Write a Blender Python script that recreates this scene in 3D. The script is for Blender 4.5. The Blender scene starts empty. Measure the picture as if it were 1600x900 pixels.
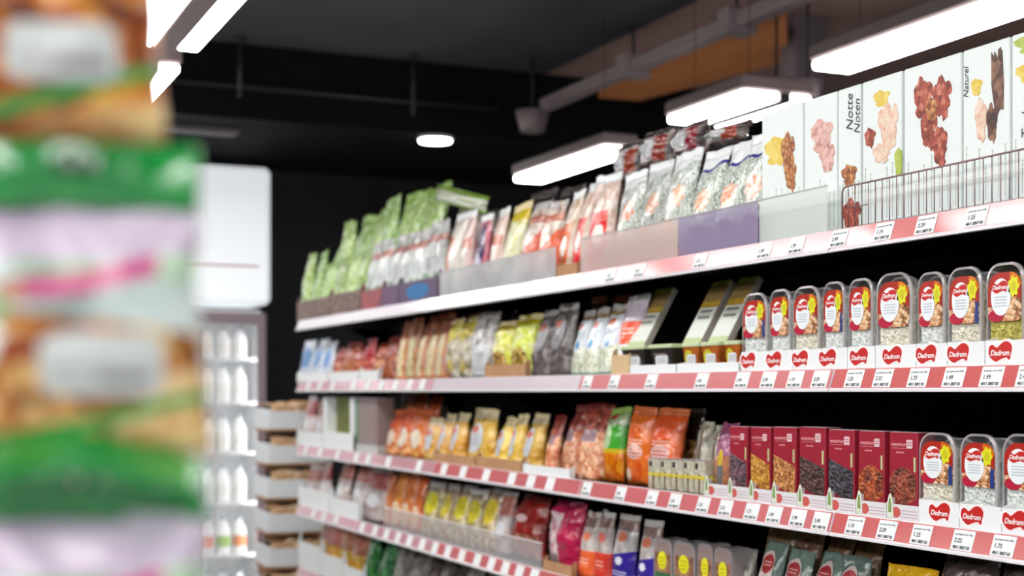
import bpy, math, random
from mathutils import Vector, Matrix, noise

C = bpy.context.scene.collection
S = bpy.context.scene
PI = math.pi

# ------------------------------------------------------------------ camera
F = 2222.0
TH = math.atan(984.0 / F)
CT, ST, TT = math.cos(TH), math.sin(TH), math.tan(TH)
EYE = 1.5
VX, VY = -184.0, 612.0
cam_d = bpy.data.cameras.new('camera')
cam = bpy.data.objects.new('camera', cam_d)
C.objects.link(cam)
cam.location = (0, 0, EYE)
cam.rotation_euler = (PI / 2, 0, -TH)
cam_d.sensor_width = 36.0
cam_d.lens = F / 1600 * 36
cam_d.shift_y = 162.0 / 1600
cam_d.clip_start = 0.02
cam_d.dof.use_dof = True
cam_d.dof.focus_distance = 2.95
cam_d.dof.aperture_fstop = 2.6
S.camera = cam

# ------------------------------------------------------------------ world, exposure
w = bpy.data.worlds.new('world')
w.use_nodes = True
w.node_tree.nodes['Background'].inputs[0].default_value = (0.85, 0.93, 1.0, 1)
w.node_tree.nodes['Background'].inputs[1].default_value = 0.6
S.world = w
S.view_settings.view_transform = 'Standard'
S.view_settings.look = 'None'
S.view_settings.exposure = 0.14
S.view_settings.gamma = 1.0
S.view_settings.use_curve_mapping = False
LAMP = 18.0
LAMP_COL = (1.0, 0.985, 0.97)

# ------------------------------------------------------------------ projection helpers (photo pixel on a known plane -> place)
def y_at(px, X):
    return F * X / CT / CT / (px - VX) - X * TT
def depth(X, Y):
    return Y * CT + X * ST
def z_at(px, py, X):
    return EYE + (VY - py) * (F * X / (CT * (px - VX))) / F
def on_ceiling(px, py, z):
    Z = (z - EYE) * F / (VY - py)
    cx = (px - 800) / F * Z
    return (Z * ST + cx * CT, Z * CT - cx * ST)

# ------------------------------------------------------------------ colours and materials
def lin(c):
    if len(c) == 4: c = c[:3]
    o = []
    for v in c:
        v = v / 255.0
        o.append(v / 12.92 if v <= 0.04045 else ((v + 0.055) / 1.055) ** 2.4)
    return (*o, 1.0)

class NT:
    def __init__(s, name):
        s.m = bpy.data.materials.new(name)
        s.m.use_nodes = True
        s.t = s.m.node_tree
        s.b = s.t.nodes['Principled BSDF']
        s.uv = None; s.oc = None
    def n(s, typ, **kw):
        nd = s.t.nodes.new(typ)
        for k, v in kw.items(): setattr(nd, k, v)
        return nd
    def link(s, a, b): s.t.links.new(a, b)
    def math(s, op, a, b=None, c=None):
        nd = s.n('ShaderNodeMath', operation=op)
        for i, v in enumerate((a, b, c)):
            if v is None: continue
            if isinstance(v, (int, float)): nd.inputs[i].default_value = v
            else: s.link(v, nd.inputs[i])
        return nd.outputs[0]
    def coords(s):
        if s.uv is None:
            nd = s.n('ShaderNodeTexCoord')
            sp = s.n('ShaderNodeSeparateXYZ')
            s.link(nd.outputs['UV'], sp.inputs[0])
            s.uv = (sp.outputs[0], sp.outputs[1]); s.oc = nd.outputs['Object']; s.uvv = nd.outputs['UV']
        return s.uv
    def tex(s, spec):
        """('vor', scale, [colours]) cells; ('noi', scale, [colours]); ('wav', scale, [colours]); or an rgb tuple"""
        if isinstance(spec[0], (int, float)):
            nd = s.n('ShaderNodeRGB'); nd.outputs[0].default_value = lin(spec); return nd.outputs[0]
        s.coords()
        kind, sc, cols = spec[:3]
        if kind == 'vor':
            v = s.n('ShaderNodeTexVoronoi'); v.inputs['Scale'].default_value = sc
            v.inputs['Randomness'].default_value = 0.9
            s.link(s.oc, v.inputs['Vector'])
            sp = s.n('ShaderNodeSeparateXYZ'); s.link(v.outputs['Color'], sp.inputs[0])
            d = s.math('MULTIPLY', v.outputs['Distance'], 0.55)
            f = s.math('SUBTRACT', sp.outputs[0], d)
            f = s.math('ADD', s.math('MULTIPLY', f, 0.8), 0.25)
        elif kind == 'wav':
            v = s.n('ShaderNodeTexWave'); v.inputs['Scale'].default_value = sc
            v.inputs['Distortion'].default_value = 14; v.inputs['Detail'].default_value = 2
            v.inputs['Detail Scale'].default_value = 1.6
            s.link(s.oc, v.inputs['Vector']); f = v.outputs['Fac']
        else:
            v = s.n('ShaderNodeTexNoise'); v.inputs['Scale'].default_value = sc
            v.inputs['Detail'].default_value = 3
            s.link(s.oc, v.inputs['Vector'])
            f = s.math('ADD', s.math('MULTIPLY', s.math('SUBTRACT', v.outputs['Fac'], 0.5), 2.4), 0.5)
        r = s.n('ShaderNodeValToRGB')
        while len(r.color_ramp.elements) < len(cols): r.color_ramp.elements.new(0.5)
        for i, c in enumerate(cols):
            e = r.color_ramp.elements[i]; e.position = i / max(1, len(cols) - 1); e.color = lin(c)
        s.link(f, r.inputs[0])
        return r.outputs[0]
    def mask(s, sh):
        u, v = s.coords(); k = sh[0]
        if k == 'all': return None
        if k in ('ell', 'rect', 'star'):
            cu, cv, ru, rv = sh[1:5]
            a = s.math('DIVIDE', s.math('SUBTRACT', u, cu), ru)
            b = s.math('DIVIDE', s.math('SUBTRACT', v, cv), rv)
            if k == 'rect': d = s.math('MAXIMUM', s.math('ABSOLUTE', a), s.math('ABSOLUTE', b))
            else: d = s.math('ADD', s.math('MULTIPLY', a, a), s.math('MULTIPLY', b, b))
            if k == 'star':
                g = s.math('ARCTAN2', b, a)
                d = s.math('MULTIPLY', d, s.math('ADD', s.math('MULTIPLY', s.math('SINE', s.math('MULTIPLY', g, 7.0)), 0.3), 1.2))
            return s.math('LESS_THAN', d, 1.0)
        if k == 'above': # v > a + b*u
            return s.math('GREATER_THAN', s.math('SUBTRACT', v, s.math('MULTIPLY', u, sh[2])), sh[1])
        if k == 'below':
            return s.math('LESS_THAN', s.math('SUBTRACT', v, s.math('MULTIPLY', u, sh[2])), sh[1])
        if k == 'line':  # arc ribbon: |v-(a+b*u+c*sin(u*w))|<t
            cv = s.math('ADD', s.math('ADD', s.math('MULTIPLY', u, sh[2]), sh[1]), s.math('MULTIPLY', s.math('SINE', s.math('MULTIPLY', u, sh[4])), sh[3]))
            return s.math('LESS_THAN', s.math('ABSOLUTE', s.math('SUBTRACT', v, cv)), sh[5])
        if k == 'text':  # rows of small marks inside a rectangle
            cu, cv, ru, rv, rows = sh[1:6]
            m = s.mask(('rect', cu, cv, ru, rv))
            st = s.math('LESS_THAN', s.math('FRACT', s.math('MULTIPLY', s.math('ADD', v, 5 - cv + rv), rows / (2 * rv))), 0.45)
            no = s.n('ShaderNodeTexNoise'); no.inputs['Scale'].default_value = 30
            mp = s.n('ShaderNodeMapping'); mp.inputs['Scale'].default_value = (1.2 / ru * .3, rows * 3.0, 1)
            s.link(s.uvv, mp.inputs[0]); s.link(mp.outputs[0], no.inputs['Vector'])
            return s.math('MULTIPLY', s.math('MULTIPLY', m, st), s.math('GREATER_THAN', no.outputs['Fac'], 0.44))

MATS = {}
def mat(name, base, layers=(), rough=0.4, bump=0.0, bscale=60, metal=0.0, alpha=1.0, coat=0.0, emit=None, trans=0.0, spec=0.5, vary=0.0):
    if name in MATS: return MATS[name]
    g = NT(name)
    col = g.tex(base)
    for sh, cs in layers:
        c2 = g.tex(cs); mk = g.mask(sh)
        mx = g.n('ShaderNodeMix', data_type='RGBA')
        g.link(mk, mx.inputs[0]); g.link(col, mx.inputs[6]); g.link(c2, mx.inputs[7])
        col = mx.outputs[2]
    if vary:
        oi = g.n('ShaderNodeObjectInfo'); hs = g.n('ShaderNodeHueSaturation')
        g.link(g.math('ADD', g.math('MULTIPLY', oi.outputs['Random'], vary * 1.6), 1 - vary * .7), hs.inputs['Value'])
        g.link(g.math('ADD', g.math('MULTIPLY', g.math('FRACT', g.math('MULTIPLY', oi.outputs['Random'], 7.3)), vary * .12), .5 - vary * .06), hs.inputs['Hue'])
        g.link(col, hs.inputs['Color']); col = hs.outputs[0]
    g.link(col, g.b.inputs['Base Color'])
    g.b.inputs['Roughness'].default_value = rough
    g.b.inputs['Metallic'].default_value = metal
    g.b.inputs['Alpha'].default_value = alpha
    g.b.inputs['Coat Weight'].default_value = coat
    g.b.inputs['Coat Roughness'].default_value = 0.12
    g.b.inputs['Specular IOR Level'].default_value = spec
    g.b.inputs['Transmission Weight'].default_value = trans
    if emit:
        g.b.inputs['Emission Color'].default_value = (*emit[0], 1)
        g.b.inputs['Emission Strength'].default_value = emit[1]
    if bump:
        g.coords()
        nz = g.n('ShaderNodeTexNoise'); nz.inputs['Scale'].default_value = bscale; nz.inputs['Detail'].default_value = 1.5
        g.link(g.oc, nz.inputs['Vector'])
        bp = g.n('ShaderNodeBump'); bp.inputs['Strength'].default_value = bump; bp.inputs['Distance'].default_value = 0.012
        g.link(nz.outputs['Fac'], bp.inputs['Height']); g.link(bp.outputs[0], g.b.inputs['Normal'])
    MATS[name] = g.m
    return g.m

# ------------------------------------------------------------------ mesh helpers
class MB:
    """collects faces for ONE mesh object"""
    def __init__(s): s.v = []; s.f = []; s.uv = []; s.mi = []; s.sm = []
    def face(s, pts, uvs=None, mi=0, smooth=False):
        i = len(s.v); s.v += [tuple(p) for p in pts]; s.f.append(list(range(i, i + len(pts))))
        s.uv.append(uvs or [(0, 0)] * len(pts)); s.mi.append(mi); s.sm.append(smooth)
    def box(s, x0, x1, y0, y1, z0, z1, mi=0, bev=0.0, M=None):
        """box with chamfered edges; UV over the front (-y) face"""
        b = min(bev, (x1 - x0) * .45, (y1 - y0) * .45, (z1 - z0) * .45)
        T = (lambda p: M @ Vector(p)) if M else (lambda p: p)
        uvf = lambda p: ((p[0] - x0) / (x1 - x0), (p[2] - z0) / (z1 - z0))
        def q(*ps):
            s.face([T(p) for p in ps], [uvf(p) for p in ps], mi)
        X = (x0, x1); Y = (y0, y1); Z = (z0, z1)
        q((x0+b,y0,z0+b),(x1-b,y0,z0+b),(x1-b,y0,z1-b),(x0+b,y0,z1-b))
        q((x1-b,y1,z0+b),(x0+b,y1,z0+b),(x0+b,y1,z1-b),(x1-b,y1,z1-b))
        q((x0,y1-b,z0+b),(x0,y0+b,z0+b),(x0,y0+b,z1-b),(x0,y1-b,z1-b))
        q((x1,y0+b,z0+b),(x1,y1-b,z0+b),(x1,y1-b,z1-b),(x1,y0+b,z1-b))
        q((x0+b,y0+b,z1),(x1-b,y0+b,z1),(x1-b,y1-b,z1),(x0+b,y1-b,z1))
        q((x0+b,y1-b,z0),(x1-b,y1-b,z0),(x1-b,y0+b,z0),(x0+b,y0+b,z0))
        if b > 0:
            for sx, xx in ((-1, x0), (1, x1)):
                xb = xx - sx * b
                for sy, yy in ((-1, y0), (1, y1)):
                    yb = yy - sy * b
                    p = [(xb,yy,z0+b),(xx,yb,z0+b),(xx,yb,z1-b),(xb,yy,z1-b)]
                    if sx * sy > 0: p.reverse()
                    q(*p)
                for sz, zz in ((-1, z0), (1, z1)):
                    zb = zz - sz * b
                    p = [(xx,y0+b,zb),(xb,y0+b,zz),(xb,y1-b,zz),(xx,y1-b,zb)]
                    if sx * sz < 0: p.reverse()
                    q(*p)
            for sy, yy in ((-1, y0), (1, y1)):
                yb = yy - sy * b
                for sz, zz in ((-1, z0), (1, z1)):
                    zb = zz - sz * b
                    p = [(x0+b,yy,zb),(x0+b,yb,zz),(x1-b,yb,zz),(x1-b,yy,zb)]
                    if sy * sz > 0: p.reverse()
                    q(*p)
            for x_, sx in ((x0, -1), (x1, 1)):
                for y_, sy in ((y0, -1), (y1, 1)):
                    for z_, sz in ((z0, -1), (z1, 1)):
                        s.face([T(p) for p in ((x_-sx*b,y_-sy*b,z_),(x_,y_-sy*b,z_-sz*b),(x_-sx*b,y_,z_-sz*b))], None, mi)
        return s
    def prism(s, outline, y0, y1, mi=0, smooth=False, M=None):
        """outline in xz (counter-clockwise seen from -y), extruded y0..y1"""
        T = (lambda p: M @ Vector(p)) if M else (lambda p: p)
        xs = [p[0] for p in outline]; zs = [p[1] for p in outline]
        a, b_, c, d = min(xs), max(xs), min(zs), max(zs)
        uv = [((x - a) / max(1e-6, b_ - a), (z - c) / max(1e-6, d - c)) for x, z in outline]
        s.face([T((x, y0, z)) for x, z in outline], uv, mi)
        s.face([T((x, y1, z)) for x, z in reversed(outline)], list(reversed(uv)), mi)
        n = len(outline)
        for i in range(n):
            j = (i + 1) % n
            (xa, za), (xb, zb) = outline[i], outline[j]
            s.face([T((xb, y0, zb)), T((xa, y0, za)), T((xa, y1, za)), T((xb, y1, zb))], [uv[j], uv[i], uv[i], uv[j]], mi, smooth)
        return s
    def loft(s, rings, mi=0, smooth=True, cap0=True, cap1=True, uvr=None):
        base = len(s.v); n = len(rings[0])
        for r in rings: s.v += [tuple(p) for p in r]
        for k in range(len(rings) - 1):
            for i in range(n):
                j = (i + 1) % n
                s.f.append([base + k*n + i, base + k*n + j, base + (k+1)*n + j, base + (k+1)*n + i])
                if uvr: s.uv.append([uvr[k][i], uvr[k][j], uvr[k+1][j], uvr[k+1][i]])
                else: s.uv.append([(0, 0)] * 4)
                s.mi.append(mi); s.sm.append(smooth)
        if cap0: s.f.append([base + i for i in reversed(range(n))]); s.uv.append([(uvr[0][i] if uvr else (0, 0)) for i in reversed(range(n))]); s.mi.append(mi); s.sm.append(False)
        if cap1: s.f.append([base + (len(rings)-1)*n + i for i in range(n)]); s.uv.append([(uvr[-1][i] if uvr else (0, 0)) for i in range(n)]); s.mi.append(mi); s.sm.append(False)
        return s
    def tube(s, pts, r, n=6, mi=0):
        pts = [Vector(p) for p in pts]; rings = []
        for i, p in enumerate(pts):
            d = (pts[min(i+1, len(pts)-1)] - pts[max(i-1, 0)]).normalized()
            a = d.cross(Vector((0, 0, 1)) if abs(d.z) < .9 else Vector((1, 0, 0))).normalized(); b = d.cross(a)
            rings.append([p + a * r * math.cos(t * 2 * PI / n) + b * r * math.sin(t * 2 * PI / n) for t in range(n)])
        return s.loft(rings, mi)
    def disc(s, c, r, z0, z1, n=24, mi=0, r1=None):
        r1 = r if r1 is None else r1
        rg = lambda rr, z: [(c[0] + rr*math.cos(t*2*PI/n), c[1] + rr*math.sin(t*2*PI/n), z) for t in range(n)]
        return s.loft([rg(r, z0), rg(r1, z1)], mi)
    def build(s, name, mats, parent=None, loc=None, rot=None):
        me = bpy.data.meshes.new(name)
        me.from_pydata(s.v, [], s.f)
        ul = me.uv_layers.new(name='uv')
        k = 0; data = []
        for uvs in s.uv:
            for q in uvs: data += [q[0], q[1]]
        ul.data.foreach_set('uv', data)
        me.polygons.foreach_set('material_index', s.mi)
        me.polygons.foreach_set('use_smooth', s.sm)
        for m in (mats if isinstance(mats, (list, tuple)) else [mats]): me.materials.append(m)
        me.update()
        o = bpy.data.objects.new(name, me)
        C.objects.link(o)
        if parent: o.parent = parent
        if loc: o.location = loc
        if rot: o.rotation_euler = rot
        return o

def tag(o, label, cat, group=None, kind=None):
    if label: o['label'] = label
    if cat: o['category'] = cat
    if group: o['group'] = group
    if kind: o['kind'] = kind
    return o
def structure(o, label=None):
    o['kind'] = 'structure'
    if label: o['label'] = label
    return o
def empty(name, loc=(0, 0, 0), rz=0):
    o = bpy.data.objects.new(name, None); C.objects.link(o); o.location = loc; o.rotation_euler = (0, 0, rz); o.empty_display_size = .05
    return o

FONT_CACHE = {}
def text_part(name, txt, size, m, parent, loc, shear=0.0, rz=0, bold=0.0):
    """lettering as a thin mesh in the local xz plane, facing -y"""
    key = (txt, round(size, 5), shear, bold, m.name)
    me = FONT_CACHE.get(key)
    if me is None:
        cu = bpy.data.curves.new('t', 'FONT'); cu.body = txt; cu.size = size; cu.shear = shear
        cu.align_x = 'CENTER'; cu.align_y = 'CENTER'; cu.offset = bold * size; cu.extrude = 0.0002; cu.resolution_u = 3
        t = bpy.data.objects.new('t', cu)
        C.objects.link(t); dg = bpy.context.evaluated_depsgraph_get(); dg.update()
        me = bpy.data.meshes.new_from_object(t.evaluated_get(dg))
        bpy.data.objects.remove(t); me.name = name
        me.transform(Matrix.Rotation(PI / 2, 4, 'X'))
        me.materials.clear(); me.materials.append(m)
        FONT_CACHE[key] = me
    o = bpy.data.objects.new(name, me); C.objects.link(o); o.parent = parent; o.location = loc; o.rotation_euler = (0, rz, 0)
    return o

NUM = ['first','second','third','fourth','fifth','sixth','seventh','eighth','ninth','tenth','eleventh','twelfth','thirteenth','fourteenth',
       'fifteenth','sixteenth','seventeenth','eighteenth','nineteenth','twentieth','twenty-first','twenty-second','twenty-third','twenty-fourth','twenty-fifth','twenty-sixth']
SHELF = {1: 'top shelf', 2: 'second shelf', 3: 'third shelf', 4: 'fourth shelf', 5: 'fifth shelf'}
def place_word(i, n):
    if n == 1: return None
    if i == 0: return 'leftmost of %s' % {2:'two',3:'three',4:'four',5:'five',6:'six',7:'seven',8:'eight',9:'nine',10:'ten'}.get(n, 'its row')
    if i == n - 1: return 'rightmost of %s' % {2:'two',3:'three',4:'four',5:'five',6:'six',7:'seven',8:'eight',9:'nine',10:'ten'}.get(n, 'its row')
    return '%s from left' % NUM[i]

# ------------------------------------------------------------------ basic materials
white_paint = mat('white_paint', (235, 236, 238), rough=.35)
black_metal = mat('black_metal', (12, 12, 14), rough=.55, spec=.2)
dark_wall = mat('dark_wall', ('noi', 3, [(38, 38, 41), (44, 44, 47)]), rough=.8, spec=.2)
ceil_dark = mat('ceiling_dark', ('noi', 2, [(76, 76, 82), (86, 86, 92)]), rough=.9, spec=.1)
soffit_m = mat('soffit_black', (16, 16, 19), rough=.8, spec=.15)
ceil_brown = mat('ceiling_brown', ('noi', 2, [(150, 124, 120), (160, 134, 128)]), rough=.9, spec=.1)
rail_white = mat('rail_white', (240, 236, 240), rough=.25, coat=.5)
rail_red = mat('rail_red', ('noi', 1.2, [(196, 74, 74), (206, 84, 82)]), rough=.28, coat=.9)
rail_mid = mat('rail_glare_red', (206, 108, 112), rough=.3, coat=.5)  # lighter than the near insert: glare on the rail put into the colour
rail_far = mat('rail_glare_pink', (216, 158, 168), rough=.22, coat=1.0)  # far bays: overexposed glare painted as a paler pink
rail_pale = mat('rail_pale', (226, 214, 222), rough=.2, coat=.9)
card_white = mat('card_white', (236, 240, 240), rough=.6)
card_kraft = mat('card_kraft', ('noi', 20, [(176, 130, 92), (190, 146, 106)]), rough=.8)
ink_dark = mat('ink_dark', (50, 52, 58), rough=.6)
ink_red = mat('ink_red', (200, 34, 30), rough=.4)
ink_white = mat('ink_white', (250, 244, 244), rough=.4)
ink_pink = mat('ink_pink', (232, 160, 165), rough=.4)
clear = mat('clear_plastic', (225, 228, 232), rough=.08, alpha=.22, spec=.8, coat=.4)
clear_rim = mat('clear_rim', (205, 196, 198), rough=.12, alpha=.55, spec=.9, coat=.5)
acrylic = mat('acrylic_milky', (206, 204, 208), rough=.2, alpha=.62, spec=.6)
acrylic_clear = mat('acrylic_clear', (220, 215, 218), rough=.1, alpha=.3, spec=.8)
wire_m = mat('wire_steel', (150, 120, 122), rough=.3, metal=.8)
diffuser = mat('lamp_diffuser', (255, 255, 255), rough=.5, emit=(LAMP_COL, LAMP))
housing = mat('lamp_housing', (150, 132, 132), rough=.5)

# ------------------------------------------------------------------ setting
def slab(name, x0, x1, y0, y1, z0, z1, m, label=None):
    return structure(MB().box(x0, x1, y0, y1, z0, z1).build(name, m), label)
floor_m = mat('floor_tile', ('noi', 1.5, [(206, 204, 200), (216, 214, 210)]), rough=.35)
slab('floor', -4.5, 6.5, -3.5, 9.8, -.1, 0, floor_m)
CEIL = 3.45
slab('ceiling', -4.5, 3.72, -3.5, 9.8, CEIL, CEIL + .1, ceil_dark, 'dark grey painted ceiling over the aisle')
slab('ceiling', 3.72, 6.5, -3.5, 9.8, CEIL, CEIL + .1, ceil_brown, 'brown grey ceiling over the next aisle')
slab('wall_back', -4.5, 6.5, 9.7, 9.8, 0, CEIL, dark_wall, 'matt black end wall behind the fridge')
slab('wall_right', 6.5, 6.6, -3.5, 9.8, 0, CEIL, dark_wall)
slab('wall_left', -4.6, -4.5, -3.5, 9.8, 0, CEIL, dark_wall)
structure(MB().box(-4.5, 6.5, 7.9, 9.7, 3.03, CEIL).build('ceiling_soffit', soffit_m), 'black lowered ceiling section at the end of the aisle')
trim_m = mat('trim_grey', (92, 84, 92), rough=.6)
structure(MB().box(-4.5, 1.9, 8.2, 8.34, 3.0, 3.03, bev=.004).build('trim_1', trim_m), 'pale grey beam under the black soffit')
col_m = mat('column_grey', ('noi', 4, [(112, 98, 104), (120, 106, 111)]), rough=.8)
structure(MB().box(4.30, 4.49, 6.1, 6.25, 0, CEIL, bev=.01).build('column', col_m), 'grey square column in the next aisle')

# orange-brown wooden panel under the ceiling
def ceiling_poly(name, pts, z, t, m):
    P = [on_ceiling(px, py, z) for px, py in pts]
    b = MB(); n = len(P)
    b.face([(x, y, z) for x, y in P]); b.face([(x, y, z + t) for x, y in reversed(P)])
    for i in range(n):
        a, c = P[i], P[(i + 1) % n]
        b.face([(c[0], c[1], z), (a[0], a[1], z), (a[0], a[1], z + t), (c[0], c[1], z + t)])
    return b.build(name, m)
wood_orange = mat('wood_orange', ('noi', 4, [(196, 122, 72), (206, 134, 84)]), rough=.6)
o = ceiling_poly('ceiling_panel', [(935, 153), (1000, 158), (1230, 96), (1230, 30)], 3.3, .05, wood_orange)
structure(o, 'orange brown wooden panel under the ceiling')

# cable duct with brackets
pipe_m = mat('pipe_dark', (44, 44, 48), rough=.5)
duct_m = mat('duct_paint', (164, 148, 150), rough=.6)
d = MB().box(3.61, 3.69, 2.6, 7.75, 3.19, 3.26, bev=.006).build('ceiling_duct', duct_m)
tag(d, 'grey square cable duct running along under the dark ceiling', 'duct')
for yy in (5.6, 6.6, 4.3):
    MB().box(3.57, 3.73, yy, yy + .1, 3.165, 3.285, bev=.004).build('bracket', duct_m, d)
    MB().tube([(3.65, yy + .05, 3.28), (3.65, yy + .05, CEIL)], .008).build('hanger_rod', pipe_m, d)
x_, y_ = on_ceiling(832, 182, 3.1)
sp = empty('ceiling_spotlight', (x_, y_, 3.1)); tag(sp, 'unlit round grey spotlight at the far end of the duct', 'spotlight')
b = MB(); b.disc((0, 0), .07, -.09, .03, r1=.1); b.build('lamp_head', duct_m, sp)
MB().tube([(0, 0, .03), (0, 0, CEIL - 3.1)], .008, 8).build('stem', pipe_m, sp)
# two little fittings by the column
for i, (px, py) in enumerate(((1213, 132), (1262, 134))):
    x_, y_ = on_ceiling(px, py, 2.9)
    sp = empty('ceiling_spotlight', (x_, y_, 2.9))
    tag(sp, 'small unlit brown grey fitting, %s of the pair before the grey column' % ('left' if i == 0 else 'right'), 'spotlight', 'small fittings before the grey column')
    b = MB(); b.disc((0, 0), .055, -.05, .02, r1=.07); b.build('lamp_head', duct_m, sp)
    MB().tube([(0, 0, .02), (0, 0, CEIL - 2.9)], .006, 8).build('stem', pipe_m, sp)
# hanger rods and a thin pipe against the soffit
for i, px in enumerate((332, 622)):
    x_, y_ = on_ceiling(px, 100, CEIL)
    zb = 3.12 if i == 0 else 3.1
    o = MB().tube([(x_, 7.75, CEIL), (x_, 7.75, zb)], .012, 8).build('hanger_rod', pipe_m)
    b = MB().disc((x_, 7.75), .03, CEIL - .03, CEIL).build('rose', pipe_m, o)
    tag(o, 'thin dark grey rod hanging from the ceiling, %s' % ('beside the left lamps' if i == 0 else 'left of the middle of the ceiling'), 'rod')
o = MB().tube([(-4, 7.86, 3.2), (3.4, 7.86, 3.2)], .015, 8).build('conduit', pipe_m)
tag(o, 'thin dark conduit running across the black soffit', 'pipe')

# downlight
x_, y_ = on_ceiling(680, 222, 3.0)
dl = empty('downlight', (x_, y_, 3.03)); tag(dl, 'round glowing white downlight set in the black soffit', 'downlight')
b = MB(); b.disc((0, 0), .105, -.02, 0); b.build('bezel', white_paint, dl)
b = MB(); b.disc((0, 0), .095, -.03, -.02); b.build('lens', mat('downlight_lens', (255, 255, 255), emit=((1, 1, 1), 14)), dl)

# fluorescent lamp rows
def lamp(x0, x1, y0, y1, z, label, group, second=None, grey=None):
    r = empty('fluorescent_lamp', ((x0 + x1) / 2, (y0 + y1) / 2, z)); tag(r, label, 'ceiling lamp', group)
    hx, hy = (x1 - x0) / 2, (y1 - y0) / 2
    ax1 = hx if not second else (second[1] - r.location.x)
    ax0 = -hx if not grey else (grey - r.location.x)
    MB().box(ax0 - .012, ax1 + .012, -hy - .01, hy + .01, .035, .10, bev=.01).build('housing', housing, r)
    MB().box(-hx, hx, -hy, hy, 0, .035, bev=.008).build('diffuser', diffuser, r)
    if second:
        MB().box(second[0] - r.location.x, second[1] - r.location.x, -hy, hy, 0, .035, bev=.008).build('diffuser', diffuser, r)
    if second: MB().box(hx + .004, second[0] - r.location.x - .004, -hy, hy, -.004, .034, bev=.003).build('centre_plate', housing if second[0] < 2 else mat('plate_dark', (70, 62, 64), rough=.6), r)
    for s in (-1, 1): MB().tube([(0, s * hy * .7, .1), (0, s * hy * .7, CEIL - z)], .0015).build('hanger', black_metal, r)
    return r
LZ = 2.76
for i, y0 in enumerate((7.26, 5.68, 4.10, 2.5, .9, -.7, -2.3)):
    lamp(.79, .90, y0, y0 + 1.2, LZ, 'long twin fluorescent lamp over the aisle, %s from the far wall' % NUM[i],
         'twin lamps above the aisle', second=(.995, 1.075))
far = [7.49, 5.74, y_at(1298, 3.42)]
for i in range(5):
    y1 = far[i] if i < 3 else far[2] - (i - 2) * 1.5
    lamp(3.33, 3.51, y1 - (1.12, .64, 1.2, 1.2, 1.2)[i], y1, LZ - (.05, .015, 0, 0, 0)[i], 'long white fluorescent lamp above the next aisle, %s from the far wall' % NUM[i],
         'lamps above the next aisle', second=(3.575, 3.675) if i == 1 else None)
for j, xx in enumerate((-1.7, -3.3)):  # unseen wide lamps, added to even out light on the lower shelves
    for i, y0 in enumerate((-2.6, -1.2, .2, 1.6, 3.0, 4.4, 5.8)):
        lamp(xx, xx + .34, y0, y0 + 1.2, LZ, 'added fill lamp in the %s row beyond the nut rack, %s from the camera end' % (('first', 'second')[j], NUM[i]), 'added fill lamps above the left aisles')

# ------------------------------------------------------------------ gondola shelving
FX = 1.927
RB = {1: 1.81, 2: 1.50, 3: 1.18, 4: .875, 5: .56}
DECK = {k: v + .048 for k, v in RB.items()}
bays = [(y_at(1900, FX) , 2.607), (2.607, 3.859), (3.859, 5.109), (5.109, 6.09), (6.09, 7.07)]
bays[0] = (2.607 - 1.252, 2.607)
BAYN = ['nearest the camera', 'second from the camera', 'third from the camera', 'fourth from the camera', 'at the far end of the aisle']
def rail_mesh(y0, y1, z, pale):
    b = MB()
    # tilted price rail: lower lip further out than the top, drawn in world axes
    g = .003
    prof = [(FX + .020, z + .052), (FX + .014, z + .050), (FX, z + .008), (FX - .003, z + .005), (FX - .003, z), (FX + .012, z), (FX + .026, z + .048)]
    for i in range(len(prof)):
        a, c = prof[i], prof[(i + 1) % len(prof)]
        b.face([(a[0], y0 + g, a[1]), (c[0], y0 + g, c[1]), (c[0], y1 - g, c[1]), (a[0], y1 - g, a[1])], None, 1 if i == 1 else 0)
    b.face([(p[0], y0 + g, p[1]) for p in reversed(prof)]); b.face([(p[0], y1 - g, p[1]) for p in prof])
    return b
for i, (y0, y1) in enumerate(bays):
    u = empty('shelving_unit', (FX + .24, (y0 + y1) / 2, 0))
    tag(u, 'black metal shelving unit with pink price rails, %s' % BAYN[i], 'shelving unit', 'shelving units of the long aisle')
    off = Vector(u.location)
    def part(mb, name, ms, par=u):
        mb.v = [tuple(Vector(p) - off) for p in mb.v]
        o = mb.build(name, ms, par if par else u)
        return o
    part(MB().box(2.40, 2.42, y0, y1, .1, 1.86), 'back_panel', black_metal)
    part(MB().box(FX + .05, 2.42, y0, y1, 0, .1), 'plinth', black_metal)
    for yy in (y0, y1 - .03):
        part(MB().box(2.37, 2.40, yy, yy + .03, .1, 1.86, bev=.002), 'upright', black_metal)
    for k in (1, 2, 3, 4, 5):
        z = RB[k]
        sh = part(MB().box(FX + .028, 2.369, y0 + .001, y1 - .001, z + .018, z + .046, bev=.002), 'shelf', black_metal)
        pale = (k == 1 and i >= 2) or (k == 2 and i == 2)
        part(rail_mesh(y0, y1, z, pale), 'price_rail', [rail_white, rail_pale if pale else (rail_red, rail_mid, rail_mid, rail_far, rail_far)[i]], sh)  # inserts grow paler along the aisle, glare carried in their colour
        for yy in (y0 + .004, y1 - .012):
            b = MB(); b.v = []
            b.face([(2.37, yy, z - .07), (2.37, yy, z + .017), (2.22, yy, z + .017), (2.22, yy, z + .002)])
            b.face([(2.22, yy + .004, z + .002), (2.22, yy + .004, z + .017), (2.37, yy + .004, z + .017), (2.37, yy + .004, z - .07)])
            b.face([(2.37, yy, z - .07), (2.22, yy, z + .002), (2.22, yy + .004, z + .002), (2.37, yy + .004, z - .07)])
            part(b, 'bracket', black_metal, sh)

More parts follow.
